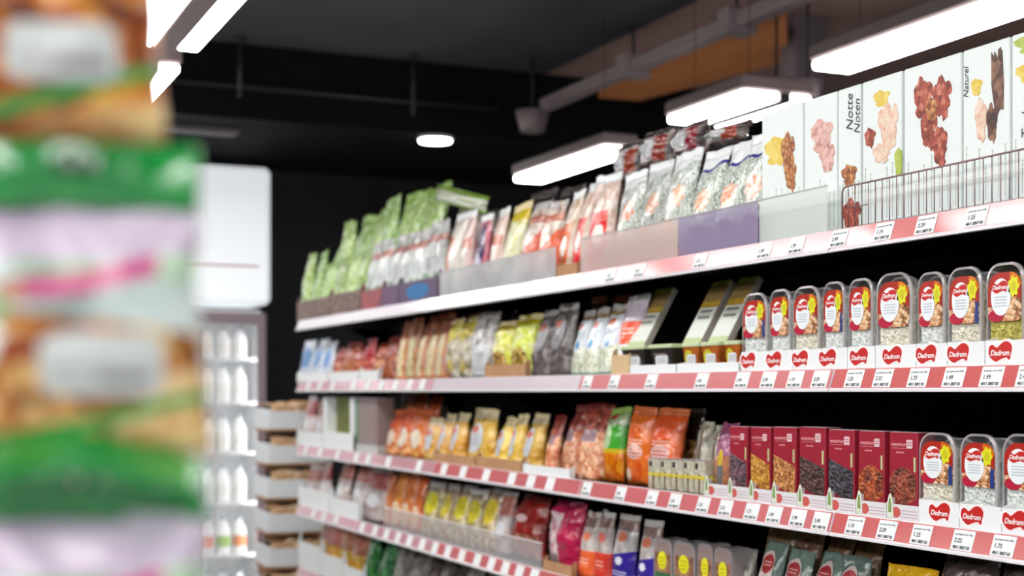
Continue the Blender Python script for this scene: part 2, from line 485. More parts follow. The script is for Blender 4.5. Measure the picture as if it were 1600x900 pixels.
# ------------------------------------------------------------------ price tags on the rails
RT = math.atan2(.014, .042)
tags = {
    1: [1311, 1381, 1447, 1526, 1245, 1195, 1095, 1000, 955],
    2: [1335, 1380, 1435, 1491, 1550, 1608, 1282, 1243, 1201, 1160, 1097, 1018, 960, 918, 660, 640, 618, 596, 574, 552, 520, 500, 482],
    3: [1336, 1386, 1440, 1505, 1568, 1283, 1247, 1210, 1175, 1134, 1099, 1055, 1019, 970, 917, 860, 830, 800, 760, 724, 694, 655, 607, 576, 557, 528, 500, 478],
    4: [835, 812, 790, 768, 746, 722, 700, 680, 660, 640, 622, 604, 586, 566, 525, 506, 490],
}
prices = ['1.49', '1.25', '2.49', '1.75', '2.29', '1.99', '2.25', '1.19']
for k, lst in tags.items():
    lst = sorted(lst, reverse=True)
    for i, px in enumerate(lst):
        Y = y_at(px, FX + .007)
        wd = .060
        b = MB().box(-wd / 2, wd / 2, -.0008, 0, -.0205, .0205, bev=.0003)
        # stand the card against the sloping insert
        o = b.build('price_tag', card_white)
        o.rotation_euler = (0, 0, 0)
        o.matrix_world = Matrix.Translation((FX + .0065, Y, RB[k] + .0285)) @ Matrix.Rotation(-PI / 2, 4, 'Z') @ Matrix.Rotation(-RT, 4, 'X')
        tag(o, 'white price tag in the %s rail, %s price tag from the right' % (SHELF[k], NUM[i] if i < len(NUM) else 'last'), 'price tag', 'price tags on the %s rail' % SHELF[k])
        if i >= len(NUM): o['label'] = 'white price tag in the %s rail, %s from the far left end' % (SHELF[k], NUM[len(lst) - 1 - i])
        if px > 900:
            text_part('price_text', prices[(i * 3 + k) % 8], .0125, ink_dark, o, (-.012, -.0012, -.001), bold=.01)
            text_part('code_text', '4011 2857 03', .0085, ink_dark, o, (0, -.0012, -.0145), bold=.03)
        if px > 1296:
            text_part('name_text', 'gemengde noten 200g', .0055, MATS.get('ink_grey') or mat('ink_grey', (130, 135, 145), rough=.6), o, (0, -.0012, .012))

# ------------------------------------------------------------------ goods
FACE = -PI / 2       # local front (-y) turned to the aisle (-x)
rng = random.Random(7)
def pouch_surf(w_, h_, t_, seed, style, lean, crumple):
    def prof(v):
        if style == 'pillow': return max(0.02, (4 * v * (1 - v)) ** .45) if v < .93 else .04
        if style == 'block': return (1.0 if v < .72 else max(.04, 1 - ((v - .72) / .24))) if v > .03 else .92
        return max(.035, (1 - min(1, v / .93) ** 2.0) ** .55)
    def f(u, v, side):
        c = 2 * u - 1
        e = max(0.0, 1 - abs(c) ** 3.2) ** .5
        T = t_ / 2 * prof(v)
        wob = noise.noise(Vector((u * 3.2 + seed * 7.1, v * 4.3, side * 3.7 + seed))) * crumple * (0.35 + 1.3 * v)
        wob2 = noise.noise(Vector((u * 9 + seed, v * 11, side * 9.1))) * crumple * .35
        rid = (abs(noise.noise(Vector((u * 5.5 + seed * 2, v * 5, side * 4.4)))) - .25) * crumple * 1.5
        y = side * (T * e * (.9 + 1.3 * (wob + wob2 + rid) / max(t_, .01) * .8) + (0.0006)) + lean * v * v * h_
        y += (wob * .5 if v > .8 else 0) * .8
        xw = w_ * (1 - .05 * math.sin(PI * min(1, v)) + noise.noise(Vector((v * 5, seed, 0))) * .04)
        top = 1 + (noise.noise(Vector((u * 3, seed * 3.3, 5))) * .035 if v > .85 else 0)
        return Vector((c * xw / 2, y, v * h_ * top))
    return f
def pouch(name, w_, h_, t_, m, seed, style='stand', lean=0.0, crumple=.01, label=None, seal=None, nu=12, nv=17):
    f = pouch_surf(w_, h_, t_, seed, style, lean, crumple)
    rings, uvs = [], []
    for k in range(nv + 1):
        v = k / nv
        rings.append([f(i / nu, v, -1) for i in range(nu + 1)] + [f(i / nu, v, 1) for i in range(nu, -1, -1)])
        uvs.append([(i / nu, v) for i in range(nu + 1)] + [(i / nu, v) for i in range(nu, -1, -1)])
    root = MB().loft(rings, uvr=uvs).build(name, m)
    if seal is not None:
        b = MB(); rr = []; uu = []
        for v in (.925, .955, .99, 1.012):
            r1 = [f(i / nu, min(v, 1), -1) + Vector((0, -.0012, (v - 1) * h_ if v > 1 else 0)) for i in range(nu + 1)]
            r2 = [f(i / nu, min(v, 1), 1) + Vector((0, .0012, (v - 1) * h_ if v > 1 else 0)) for i in range(nu, -1, -1)]
            rr.append(r1 + r2); uu.append([(0, 0)] * len(r1 + r2))
        b.loft(rr, uvr=uu).build('top_seal', seal, root)
    if label:
        lm, cu, cv, ru, rv, shape = label
        patch(root, 'label', f, lm, cu, cv, ru, rv, shape)
    root['_f'] = 0; del root['_f']
    return root, f
def patch(root, name, f, m, cu, cv, ru, rv, shape='ell', off=.0014, part_label=None):
    """a sticker that follows the bag's front"""
    b = MB(); n = 20; rings = []; uvr = []
    for k in range(1, 5):
        s = k / 4; ring = []; uq = []
        for i in range(n):
            a = 2 * PI * i / n; ca, sa = math.cos(a), math.sin(a)
            if shape == 'rect':
                q = 1 / max(abs(ca), abs(sa)); ca, sa = ca * q, sa * q
            elif shape == 'star':
                q = 1 + .16 * math.cos(a * 5 + .5); ca, sa = ca * q, sa * q
            p = f(cu + ca * ru * s, cv + sa * rv * s, -1) + Vector((0, -off, 0))
            ring.append(p); uq.append((.5 + ca * s / 2, .5 + sa * s / 2))
        rings.append(ring); uvr.append(uq)
    b.loft(rings, uvr=uvr, cap0=True, cap1=False)
    o = b.build(name, m, root)
    if part_label: o['label'] = part_label
    return o

def put(o, X, Y, z, rz=0.0, tilt=0.0):
    o.location = (X, Y, z); o.rotation_euler = (tilt, 0, FACE + rz)
def span(xl, xr, X, gap=.004):
    ya, yb = y_at(xl, X), y_at(xr, X)
    return abs(ya - yb) - gap, (ya + yb) / 2
def lettering_mat(c): return mat('ink_%d_%d_%d' % c, c, rough=.45)

# --- printed materials of the bags
V = lambda sc, *cols: ('vor', sc, list(cols))
N = lambda sc, *cols: ('noi', sc, list(cols))
def bagm(name, base, layers, rough=.2, bump=.55, bscale=34, coat=.35):
    return mat('bag_' + name, base, layers, rough=rough, bump=min(1.0, bump * 1.3), bscale=bscale, coat=coat, vary=.25)
NUTS_TAN = V(75, (150, 92, 50), (214, 160, 100), (240, 205, 150))
NUTS_RED = V(75, (120, 40, 26), (196, 96, 62), (232, 160, 120))
NUTS_WHITE = V(70, (190, 186, 170), (232, 232, 218), (250, 250, 244))
BM = {

 'green': bagm('green', N(55, (84, 116, 40), (150, 190, 84), (196, 220, 150), (244, 250, 240)), [(('below', .22, 0), N(30, (92, 70, 60), (176, 160, 140)))], bump=.9),
 'greenpack': bagm('greenpack', (205, 208, 190), [(('rect', .5, .12, .6, .12), (120, 160, 60)), (('rect', .5, .9, .6, .12), (128, 168, 66)), (('rect', .5, .5, .6, .05), (120, 160, 70))]),
 'silver': bagm('silver', N(22, (150, 146, 146), (205, 212, 208), (244, 248, 246)), [(('ell', .5, .6, .3, .16), (236, 240, 236)), (('rect', .5, .3, .36, .05), (120, 160, 120)), (('rect', .5, .8, .5, .05), (184, 120, 110))], bump=.9),
 'orangewhite': bagm('orangewhite', (236, 226, 216), [(('rect', .3, .45, .22, .28), (222, 108, 70)), (('ell', .62, .55, .24, .2), (250, 246, 240)), (('below', .1, 0), (40, 34, 34))]),
 'pinkwhite': bagm('pinkwhite', (236, 205, 196), [(('ell', .5, .4, .3, .2), (244, 236, 228)), (('rect', .5, .62, .45, .06), (214, 110, 90)), (('below', .08, 0), (50, 40, 40))]),
 'violet': bagm('violet', (205, 100, 120), [(('ell', .5, .55, .42, .36), (52, 26, 88)), (('ell', .5, .38, .3, .14), (220, 214, 232)), (('below', .2, 0), (214, 214, 214))]),
 'yellowgreen': bagm('yellowgreen', N(26, (214, 200, 60), (236, 240, 190), (250, 250, 230)), [(('above', .8, 0), (226, 200, 30)), (('below', .3, .1), N(30, (120, 120, 96), (220, 210, 196)))], bump=.9),
 'clearorange': bagm('clearorange', N(26, (150, 110, 96), (230, 214, 200), (250, 244, 238)), [(('below', .36, .3), (222, 84, 42)), (('rect', .5, .8, .5, .05), (190, 110, 90))], bump=.8),
 'redwhite': bagm('redwhite', N(26, (196, 150, 120), (240, 236, 226)), [(('rect', .5, .3, .34, .34), (222, 76, 36)), (('ell', .55, .38, .22, .12), (248, 240, 232)), (('below', .06, 0), (200, 160, 120))], bump=.7),
 'darkfoil': bagm('darkfoil', N(26, (30, 24, 24), (92, 76, 72), (170, 150, 146)), [(('rect', .35, .55, .28, .3), (190, 180, 178)), (('rect', .75, .5, .16, .3), (150, 40, 34))], rough=.18, bump=1.0),
 'blackbag': bagm('blackbag', N(20, (16, 14, 15), (52, 46, 46)), [], rough=.2, bump=1.0),
 'pattern_o': bagm('pattern_o', ('wav', 34, [(132, 140, 128), (166, 174, 162), (206, 214, 206), (216, 222, 216), (216, 222, 216)]), [(('above', .8, .1), (236, 240, 238)), (('star', .35, .3, .22, .1), N(90, (226, 120, 80), (246, 220, 200))), (('star', .6, .6, .26, .11), N(90, (226, 120, 80), (246, 220, 200))), (('below', .12, 0), (222, 96, 60))], bump=.35),
 'pattern_p': bagm('pattern_p', ('wav', 34, [(108, 116, 106), (166, 174, 162), (196, 206, 196), (210, 218, 208), (206, 214, 204)]), [(('star', .5, .53, .32, .11), N(90, (226, 118, 78), (250, 224, 206))), (('above', .78, .09), (236, 240, 240)), (('line', .79, .07, .02, 9, .014), (58, 54, 140)), (('below', .26, 0), (132, 118, 152)), (('ell', .42, .255, .34, .05), (44, 44, 70))], bump=.35),
 'tallbrown': bagm('tallbrown', N(22, (150, 70, 40), (206, 140, 90)), [(('rect', .5, .35, .32, .33), N(40, (206, 176, 110), (236, 226, 190))), (('below', .06, 0), (220, 120, 50)), (('above', .72, 0), N(22, (120, 60, 40), (196, 130, 100)))], bump=.8),
 'yellowfoil': bagm('yellowfoil', N(26, (110, 100, 70), (206, 196, 170), (246, 244, 236)), [(('above', .52, .2), N(26, (196, 170, 20), (236, 226, 120))), (('ell', .5, .22, .3, .12), V(70, (190, 160, 40), (236, 216, 130), (90, 60, 40)))], bump=1.0),
 'limefoil': bagm('limefoil', N(24, (178, 186, 20), (220, 226, 90), (250, 250, 224)), [(('ell', .5, .28, .36, .2), V(70, (70, 50, 30), (190, 150, 60), (240, 220, 150))), (('above', .82, 0), (186, 176, 40))], bump=1.0),
 'silverfoil': bagm('silverfoil', N(22, (112, 104, 104), (196, 190, 188), (250, 250, 250)), [(('rect', .5, .25, .42, .25), (214, 220, 220)), (('text', .5, .25, .3, .16, 5), (90, 96, 100))], bump=1.0),
 'grapnel': bagm('clear_seed', N(60, (74, 66, 66), (112, 100, 100)), [(('above', .8, 0), N(20, (60, 54, 54), (150, 140, 140)))], bump=.5),
 'whiteblue': bagm('whiteblue', (232, 240, 246), [(('above', .86, 0), N(30, (130, 104, 70), (190, 160, 120))), (('below', .34, .1), V(80, (186, 190, 150), (226, 230, 206), (246, 248, 236))), (('star', .5, .48, .14, .07), (70, 160, 214)), (('ell', .45, .76, .2, .055), (206, 84, 66)), (('text', .5, .63, .34, .06, 3), (150, 170, 190)), (('below', .05, 0), (96, 170, 150))], bump=.35),
 'orangetube': bagm('orangetube', (232, 234, 238), [(('above', .66, 0), N(16, (186, 170, 196), (226, 214, 222))), (('rect', .5, .53, .6, .14), (232, 96, 38)), (('text', .5, .53, .3, .06, 2), (250, 220, 200)), (('ell', .55, .17, .18, .07), (196, 140, 70)), (('ell', .74, .16, .1, .04), (40, 36, 34))], bump=.25),
 'darkredtube': bagm('darkredtube', (88, 40, 44), [(('rect', .5, .4, .6, .12), (170, 40, 40)), (('above', .8, 0), (120, 84, 90))], bump=.25),
 'bluewhite': bagm('bluewhite_small', N(20, (196, 210, 226), (240, 244, 248)), [(('ell', .5, .6, .4, .26), (106, 160, 214))], bump=.4),
 'nutred': bagm('nutred', NUTS_RED, [(('above', .55, 0), N(16, (120, 34, 30), (190, 70, 56)))], bump=.9),
 'nutpink': bagm('nutpink', V(70, (196, 96, 56), (238, 170, 128), (250, 214, 186)), [(('above', .5, .15), N(24, (110, 44, 40), (206, 100, 80))), (('rect', .5, .58, .28, .08), (150, 120, 130))], bump=.8),
 'greenorange': bagm('greenorange', V(34, (206, 96, 10), (240, 140, 20), (250, 176, 40)), [(('above', .4, 0), (226, 200, 40)), (('above', .46, 0), (72, 180, 56)), (('ell', .25, .62, .26, .16), (196, 226, 170)), (('above', .78, 0), N(30, (140, 180, 120), (206, 220, 180))), (('ell', .35, .9, .24, .05), (190, 70, 60))], bump=.35),
 'orangestand': bagm('orangestand', N(9, (222, 96, 30), (240, 140, 50)), [(('ell', .5, .22, .34, .17), V(30, (226, 90, 20), (240, 140, 50))), (('ell', .5, .44, .34, .1), (236, 200, 186)), (('text', .5, .44, .28, .07, 3), (206, 90, 70)), (('text', .5, .58, .34, .04, 2), (250, 220, 200)), (('ell', .22, .14, .14, .08), (240, 206, 180)), (('above', .9, 0), (222, 120, 60))], bump=.5),
 'gold': bagm('gold', N(22, (206, 150, 40), (236, 190, 80), (248, 224, 150)), [(('above', .84, 0), N(26, (222, 196, 130), (250, 246, 230)))], bump=.9),
 'orangenut': bagm('orangenut', V(60, (206, 100, 36), (240, 160, 80), (250, 206, 150)), [(('above', .5, 0), N(22, (196, 76, 34), (226, 120, 70))), (('ell', .5, .4, .3, .2), (240, 226, 206))], bump=.8),
 'magenta': bagm('magenta', N(16, (176, 24, 80), (206, 44, 104)), [(('rect', .3, .42, .3, .42), N(26, (190, 110, 100), (250, 236, 240), (206, 60, 110)))], bump=1.0, rough=.15),
 'darkred': bagm('darkred', N(16, (110, 20, 24), (170, 40, 40)), [(('rect', .45, .22, .5, .2), V(60, (120, 60, 50), (196, 130, 110))), (('ell', .4, .66, .2, .06), (240, 206, 206))], bump=.9, rough=.18),
 'orangebottom': bagm('orangebottom', N(26, (150, 130, 124), (216, 210, 204)), [(('above', .78, 0), N(30, (100, 84, 80), (150, 120, 114))), (('below', .42, 0), (226, 92, 50)), (('ell', .5, .64, .26, .07), (226, 130, 106)), (('text', .5, .24, .34, .06, 2), (250, 200, 176))], bump=.5),
 'bluebottom': bagm('bluebottom', N(26, (150, 140, 140), (220, 216, 214)), [(('above', .78, 0), N(30, (110, 90, 88), (160, 130, 124))), (('ell', .45, .7, .26, .07), (214, 120, 96)), (('below', .42, .1), (50, 40, 150)), (('star', .45, .36, .2, .06), (236, 240, 250)), (('text', .5, .2, .34, .04, 2), (226, 226, 250))], bump=.5),
 'tealpouch': bagm('tealpouch', (104, 124, 116), [ (('rect', .5, .24, .34, .24), (188, 170, 164))], bump=.4),
 'kraftpouch': bagm('kraftpouch', N(60, (128, 94, 66), (150, 116, 84)), [(('below', .5, 0), (150, 130, 126))], bump=.4),
 'yellowtop': bagm('yellowtop', V(60, (130, 104, 60), (206, 186, 130), (236, 230, 206)), [(('ell', .5, .62, .4, .2), (222, 206, 50)), (('above', .84, 0), N(22, (120, 100, 80), (190, 176, 160)))], bump=.9),
 'clearpink': bagm('clearpink', N(22, (150, 110, 106), (206, 190, 186), (236, 230, 230)), [(('ell', .5, .4, .3, .14), (236, 236, 240)), (('above', .62, 0), N(20, (150, 50, 44), (206, 140, 130)))], bump=.9),
 'orangecone': bagm('orangecone', N(20, (206, 96, 34), (226, 140, 70)), [(('ell', .5, .25, .4, .22), V(60, (230, 190, 140), (250, 236, 214))) ], bump=.7),
 'yelloworange': bagm('yelloworange', V(50, (206, 130, 36), (240, 190, 70), (246, 226, 130)), [(('above', .6, 0), N(24, (170, 84, 60), (206, 140, 120)))], bump=.8),
 'greenleaf': bagm('greenleaf', V(50, (20, 84, 40), (40, 130, 66), (120, 180, 110)), [], bump=.9),
 'greypack': bagm('greypack', N(24, (96, 90, 84), (170, 166, 156)), [(('ell', .5, .5, .3, .2), (190, 190, 180))], bump=.8),
 'darkpack': bagm('darkpack', N(24, (40, 34, 32), (96, 84, 78)), [(('ell', .5, .5, .3, .2), (110, 100, 96))], bump=.8),
 'brownlarge': bagm('brownlarge', N(24, (70, 56, 54), (104, 88, 84)), [], bump=.7),
 'amber': bagm('amber', N(20, (214, 150, 20), (232, 176, 40)), []),
 'brownseed': bagm('brownseed', V(80, (70, 40, 22), (140, 94, 56), (196, 156, 110)), [(('above', .62, 0), N(30, (30, 20, 18), (56, 36, 30)))], bump=.5),
 'clearstrip': bagm('clearstrip', N(30, (150, 140, 120), (214, 210, 190), (236, 236, 226)), [(('rect', .5, .1, .6, .04), (226, 206, 90)), (('rect', .5, .45, .12, .5), (150, 130, 116))], bump=.4),
 'mauve': bagm('mauve', N(40, (150, 90, 60), (206, 150, 96), (110, 90, 90)), [(('above', .55, 0), (176, 100, 130)), (('ell', .55, .5, .14, .14), (226, 206, 50)), (('rect', .55, .28, .18, .14), (120, 120, 124))], bump=.4),
}
oval_grey = mat('label_oval_grey', (214, 218, 224), [(('ell', .42, .78, .3, .12), (206, 92, 76)), (('text', .5, .42, .34, .22, 4), (150, 156, 170))], rough=.4)
oval_dark = mat('label_oval_dark', (150, 148, 152), [(('ell', .45, .76, .3, .12), (176, 84, 70)), (('text', .5, .42, .34, .22, 4), (110, 110, 118))], rough=.4)
oval_red = mat('label_oval_red', (206, 190, 186), [(('ell', .5, .66, .4, .24), (176, 40, 46)), (('text', .5, .66, .26, .08, 2), (230, 180, 180))], rough=.4)
paper_lab = mat('label_paper', (226, 230, 232), [(('text', .5, .5, .4, .36, 6), (120, 124, 130))], rough=.6)
seal_dark = mat('seal_dark', (60, 50, 48), rough=.3)
seal_clear = mat('seal_clear', (206, 202, 200), rough=.2, alpha=.8)
seal_white = mat('seal_white', (240, 242, 244), rough=.3)
seal_green = mat('seal_green', (140, 176, 80), rough=.3)
seal_orange = mat('seal_orange', (206, 110, 60), rough=.3)
seal_gold = mat('seal_gold', (236, 220, 170), rough=.25)

KINDDEF = {  # kind: (name, description, category, thickness, style, seal, label tuple)
 'green': ('snack_bag', 'green and white speckled snack bag', 'stand', seal_green, None),
 'greenpack': ('snack_pack', 'grey green flat snack pack', 'pillow', None, None),
 'silver': ('snack_bag', 'crinkly silver clear snack bag', 'stand', seal_clear, (paper_lab, .5, .5, .24, .12, 'rect')),
 'orangewhite': ('snack_bag', 'white snack bag with an orange block', 'stand', seal_white, None),
 'pinkwhite': ('snack_bag', 'pale pink and white snack bag', 'stand', seal_white, None),
 'violet': ('snack_bag', 'dark violet snack bag with pink edges', 'stand', seal_white, None),
 'yellowgreen': ('snack_bag', 'yellow and pale green snack bag', 'stand', seal_gold, None),
 'clearorange': ('snack_bag', 'clear snack bag with an orange lower half', 'stand', seal_clear, None),
 'redwhite': ('snack_bag', 'white snack bag with a red-orange block', 'stand', seal_white, None),
 'darkfoil': ('snack_bag', 'dark foil snack bag', 'pillow', seal_dark, (paper_lab, .35, .55, .2, .2, 'rect')),
 'blackbag': ('snack_bag', 'black foil snack bag', 'pillow', seal_dark, None),
 'pattern_o': ('nut_bag', 'pale doodle-patterned nut bag with orange flowers', 'stand', seal_white, None),
 'pattern_p': ('nut_bag', 'doodle-patterned nut bag with purple base and ribbon', 'stand', seal_white, None),
 'tallbrown': ('nut_bag', 'tall brown and cream nut bag', 'stand', seal_orange, None),
 'yellowfoil': ('nut_bag', 'crinkly yellow and silver nut bag', 'pillow', seal_gold, None),
 'limefoil': ('nut_bag', 'crinkly lime yellow nut bag', 'pillow', seal_gold, None),
 'silverfoil': ('nut_bag', 'silver nut bag with a white paper label', 'pillow', seal_clear, (paper_lab, .5, .25, .34, .2, 'rect')),
 'grapnel': ('seed_bag', 'clear bag of grey seeds with pale label', 'stand', seal_clear, (oval_dark, .4, .62, .36, .24, 'ell')),
 'whiteblue': ('nut_bag', 'white nut bag with a blue star', 'stand', seal_clear, None),
 'orangetube': ('snack_bag', 'white snack bag with a bright orange band', 'stand', seal_clear, None),
 'darkredtube': ('snack_bag', 'dark red snack bag', 'stand', seal_dark, None),
 'bluewhite': ('snack_bag', 'small pale blue and white snack bag', 'stand', None, None),
 'nutred': ('nut_bag', 'clear bag of red-brown nuts', 'stand', None, None),
 'nutpink': ('nut_bag', 'tall bag of pinkish nuts with dark red top', 'stand', mat('seal_wine', (120, 34, 30), rough=.3), None),
 'greenorange': ('fruit_bag', 'bright green bag of dried orange fruit', 'pillow', seal_green, None),
 'orangestand': ('fruit_bag', 'bright orange bag of dried fruit', 'pillow', seal_orange, None),
 'gold': ('nut_bag', 'golden nut bag with pale oval label', 'stand', seal_gold, (oval_grey, .42, .5, .34, .27, 'ell')),
 'orangenut': ('nut_bag', 'orange nut bag with a cream label', 'stand', seal_orange, None),
 'magenta': ('sweet_bag', 'shiny magenta sweet bag', 'pillow', mat('seal_magenta', (170, 30, 80), rough=.2), None),
 'darkred': ('sweet_bag', 'shiny dark red sweet bag', 'pillow', mat('seal_darkred', (110, 30, 30), rough=.2), None),
 'orangebottom': ('nut_bag', 'grey nut bag with an orange lower half', 'stand', seal_clear, None),
 'bluebottom': ('nut_bag', 'grey nut bag with a royal blue lower half', 'stand', seal_clear, None),
 'tealpouch': ('nut_pouch', 'grey-green pouch with a kraft paper top', 'stand', None, (oval_red, .45, .66, .36, .24, 'ell')),
 'kraftpouch': ('nut_pouch', 'brown kraft paper pouch', 'stand', None, None),
 'yellowtop': ('nut_bag', 'clear nut bag with a yellow label', 'stand', seal_clear, None),
 'clearpink': ('nut_bag', 'clear nut bag with dusty red top', 'stand', seal_clear, None),
 'orangecone': ('nut_bag', 'narrow orange bag of pale nuts', 'stand', None, None),
 'yelloworange': ('nut_bag', 'yellow and orange nut bag', 'stand', None, None),
 'greenleaf': ('snack_bag', 'dark green snack bag', 'stand', None, None),
 'greypack': ('snack_bag', 'grey snack bag', 'stand', None, None),
 'darkpack': ('snack_bag', 'very dark brown snack bag', 'stand', None, None),
 'brownlarge': ('snack_bag', 'large grey-brown snack bag', 'pillow', None, None),
 'amber': ('snack_bag', 'wide amber yellow bag low beside the kraft pouches', 'stand', None, None),
 'brownseed': ('seed_bag', 'clear bag of brown seeds with a black top', 'stand', seal_dark, None),
 'clearstrip': ('snack_pack', 'clear pale pack with a yellow band', 'pillow', None, None),
 'mauve': ('snack_pack', 'mauve pack with a yellow spot', 'pillow', None, None),
}
placed = []   # (key, object, px)
def bag(kind, shelf, xl, xr, ytop, X=1.99, t=.06, z=None, ybot=None, rz=0.0, tag_extra='', lean=.12, crumple=.010, tilt=0.0, gap=.006):
    nm, desc, style, seal, lab = KINDDEF[kind]
    wd, Y = span(xl, xr, X, gap)
    pxm = (xl + xr) / 2
    zb = DECK[shelf] if z is None else z
    zt = z_at(pxm, ytop, X)
    h = max(.04, zt - zb)
    if shelf > 1 and z is None: h = min(h, (RB[shelf - 1] + .012 - DECK[shelf]) * .955)
    t = min(t, wd * .95)
    o, f = pouch(nm, wd, h, t, BM[kind], rng.uniform(0, 50), style, lean, crumple, lab, seal)
    put(o, X + t / 2 + .002, Y, zb, rz, tilt)
    cat = nm.replace('_', ' ').split()[-1]
    placed.append(((kind, shelf, tag_extra), o, pxm, desc, cat))
    return o, f
def many(kind, shelf, edges, ytops, **kw):
    out = []
    for i in range(len(edges) - 1):
        k2 = dict(kw); k2.setdefault('rz', rng.uniform(-.14, .10)); k2['lean'] = k2.get('lean', .12) + rng.uniform(-.06, .06)
        yt = (ytops[i] if isinstance(ytops, (list, tuple)) else ytops) + rng.uniform(-2.5, 2.5)
        out.append(bag(kind, shelf, edges[i], edges[i + 1], yt, **k2))
    return out

# ================= TOP SHELF =================
pic_nut = mat('picture_nuts', V(110, (120, 60, 24), (186, 116, 60), (226, 176, 110)), rough=.5)
pic_pink = mat('picture_pink', V(70, (196, 130, 120), (232, 196, 186), (226, 160, 150)), rough=.5)
pic_red = mat('picture_dates', V(75, (112, 36, 26), (176, 74, 54), (222, 146, 120)), rough=.5)
pic_dark = mat('picture_sticks', V(50, (58, 34, 28), (110, 70, 54), (170, 126, 96)), rough=.5)
pic_pale = mat('picture_pale', V(75, (226, 186, 160), (240, 220, 200), (226, 150, 120)), rough=.5)
pic_yel = mat('picture_yellow', V(50, (226, 190, 60), (240, 220, 120)), rough=.5)
pic_green = mat('picture_green', V(50, (160, 180, 60), (210, 220, 120)), rough=.5)
box_white = mat('box_white_green', (234, 242, 240), rough=.5)
def blob(cx, cz, rx, rz_, seed, n=22, rough=.22):
    return [(cx + rx * math.cos(2*PI*i/n) * (1 + rough * noise.noise(Vector((math.cos(2*PI*i/n)*1.6, math.sin(2*PI*i/n)*1.6, seed)))*2),
             cz + rz_ * math.sin(2*PI*i/n) * (1 + rough * noise.noise(Vector((math.cos(2*PI*i/n)*1.6, math.sin(2*PI*i/n)*1.6, seed + 9)))*2)) for i in range(n)]
def big_box(xl, xr, ytl, desc, pics, texts=(), X=2.0, hh=.33):
    wd, Y = span(xl, xr, X, .003)
    o = MB().box(-wd/2, wd/2, 0, .055, 0, hh, bev=.002).build('nut_box', box_white)
    put(o, X, Y, DECK[1] + .001)
    k = 0
    for (m, cx, cz, rx, rz_) in pics:
        b = MB(); k += 1; pr = random.Random(int(xl * 7 + k))
        if rz_ > .17 and rx < .12:   # long sticks
            for q in range(4):
                x0 = (cx + (q - 1.5) * rx * .5) * wd; sk = pr.uniform(-.12, .12) * wd
                b.prism([(x0 - .004 + sk, (cz - rz_ * pr.uniform(.7, 1.1)) * hh), (x0 + .005 + sk, (cz - rz_ * .8) * hh), (x0 + .007, cz * hh), (x0 + .003 - sk * .4, (cz + rz_ * pr.uniform(.8, 1.1)) * hh), (x0 - .004 - sk * .4, (cz + rz_) * hh), (x0 - .007, cz * hh)], -.0006 - .0003 * k - .00006 * q, .0002)
        else:
            nq = 11
            for q in range(nq):
                a_ = q * 2.4; rr_ = .75 * math.sqrt(q / nq)
                b.prism(blob((cx + rr_ * math.cos(a_) * rx) * wd, (cz + rr_ * math.sin(a_) * rz_) * hh, rx * wd * pr.uniform(.3, .46), rz_ * hh * pr.uniform(.3, .46), q * 3.1 + k * 7, n=12, rough=.3), -.0006 - .0003 * k - .00002 * q, .0002)
        b.build('picture', m, o)
    # fine printed plant stems along the bottom
    b = MB(); r = random.Random(int(xl))
    for j in range(7):
        x0 = (-.42 + .14 * j) * wd; hgt = r.uniform(.06, .12)
        b.box(x0, x0 + .0007, -.0006, .0002, .02, .02 + hgt)
        for q in range(4): b.box(x0 - .003, x0 + .0035, -.0006, .0002, .03 + hgt * (.5 + q * .13), .0306 + hgt * (.5 + q * .13))
    b.build('plant_print', mat('ink_olive', (150, 160, 140)), o)
    for (tx, size, cx, cz, rz2) in texts:
        text_part('lettering', tx, size, ink_dark, o, (cx * wd, -.001, cz * hh), shear=.3, rz=rz2)
    tag(o, desc, 'box', 'white nut boxes on the top shelf')
    return o
big_box(1190, 1255, 181, 'tall white box with golden brown nuts printed, leftmost of the white boxes',
        [(pic_yel, -.12, .70, .30, .12), (pic_nut, .15, .66, .16, .19), (pic_nut, .22, .5, .14, .12)])
big_box(1256, 1308, 160, 'tall white box with faint pink nuts printed, second white box from the left',
        [(pic_pink, .05, .72, .34, .14), (pic_pink, .22, .56, .22, .12)])
big_box(1309, 1345, 141, 'narrow white box with handwritten lettering and red-brown nuts near its base',
        [(pic_nut, .0, .4, .34, .08), (pic_red, .1, .12, .42, .13)], [('Notte', .034, .05, .82, PI/2*-1), ('Noten', .03, .38, .78, -PI/2)])
big_box(1347, 1409, 121, 'tall white box with pale peeled nuts printed, behind the basket end',
        [(pic_yel, .0, .86, .2, .06), (pic_pale, .18, .68, .26, .17), (pic_red, -.3, .62, .14, .07), (pic_pale, .0, .5, .24, .07), (pic_green, .44, .42, .1, .1)])
big_box(1412, 1502, 103, 'tall white box with a cluster of red-brown dates printed',
        [(pic_red, -.16, .78, .17, .15), (pic_red, .18, .76, .17, .15), (pic_red, -.05, .58, .15, .14), (pic_red, .14, .46, .14, .14), (pic_nut, .0, .7, .12, .08)])
big_box(1504, 1578, 79, 'tall white box with dark brown cinnamon sticks printed',
        [(pic_yel, -.2, .76, .12, .06), (pic_dark, .26, .74, .10, .2), (pic_dark, .14, .52, .12, .12), (pic_pale, -.1, .56, .14, .14)], [('Naturel', .02, -.42, .8, -PI/2)])
big_box(1580, 1660, 62, 'tall white box with a lime green top corner at the frame edge',
        [(pic_green, .0, .93, .44, .07), (pic_yel, -.1, .76, .3, .08), (pic_pale, .1, .3, .3, .2)], [('Turkse', .03, -.2, .5, -PI/2)])
big_box(1662, 1750, 40, 'tall white box with pale nuts printed, at the near end of the row', [(pic_pale, 0, .7, .3, .16)])

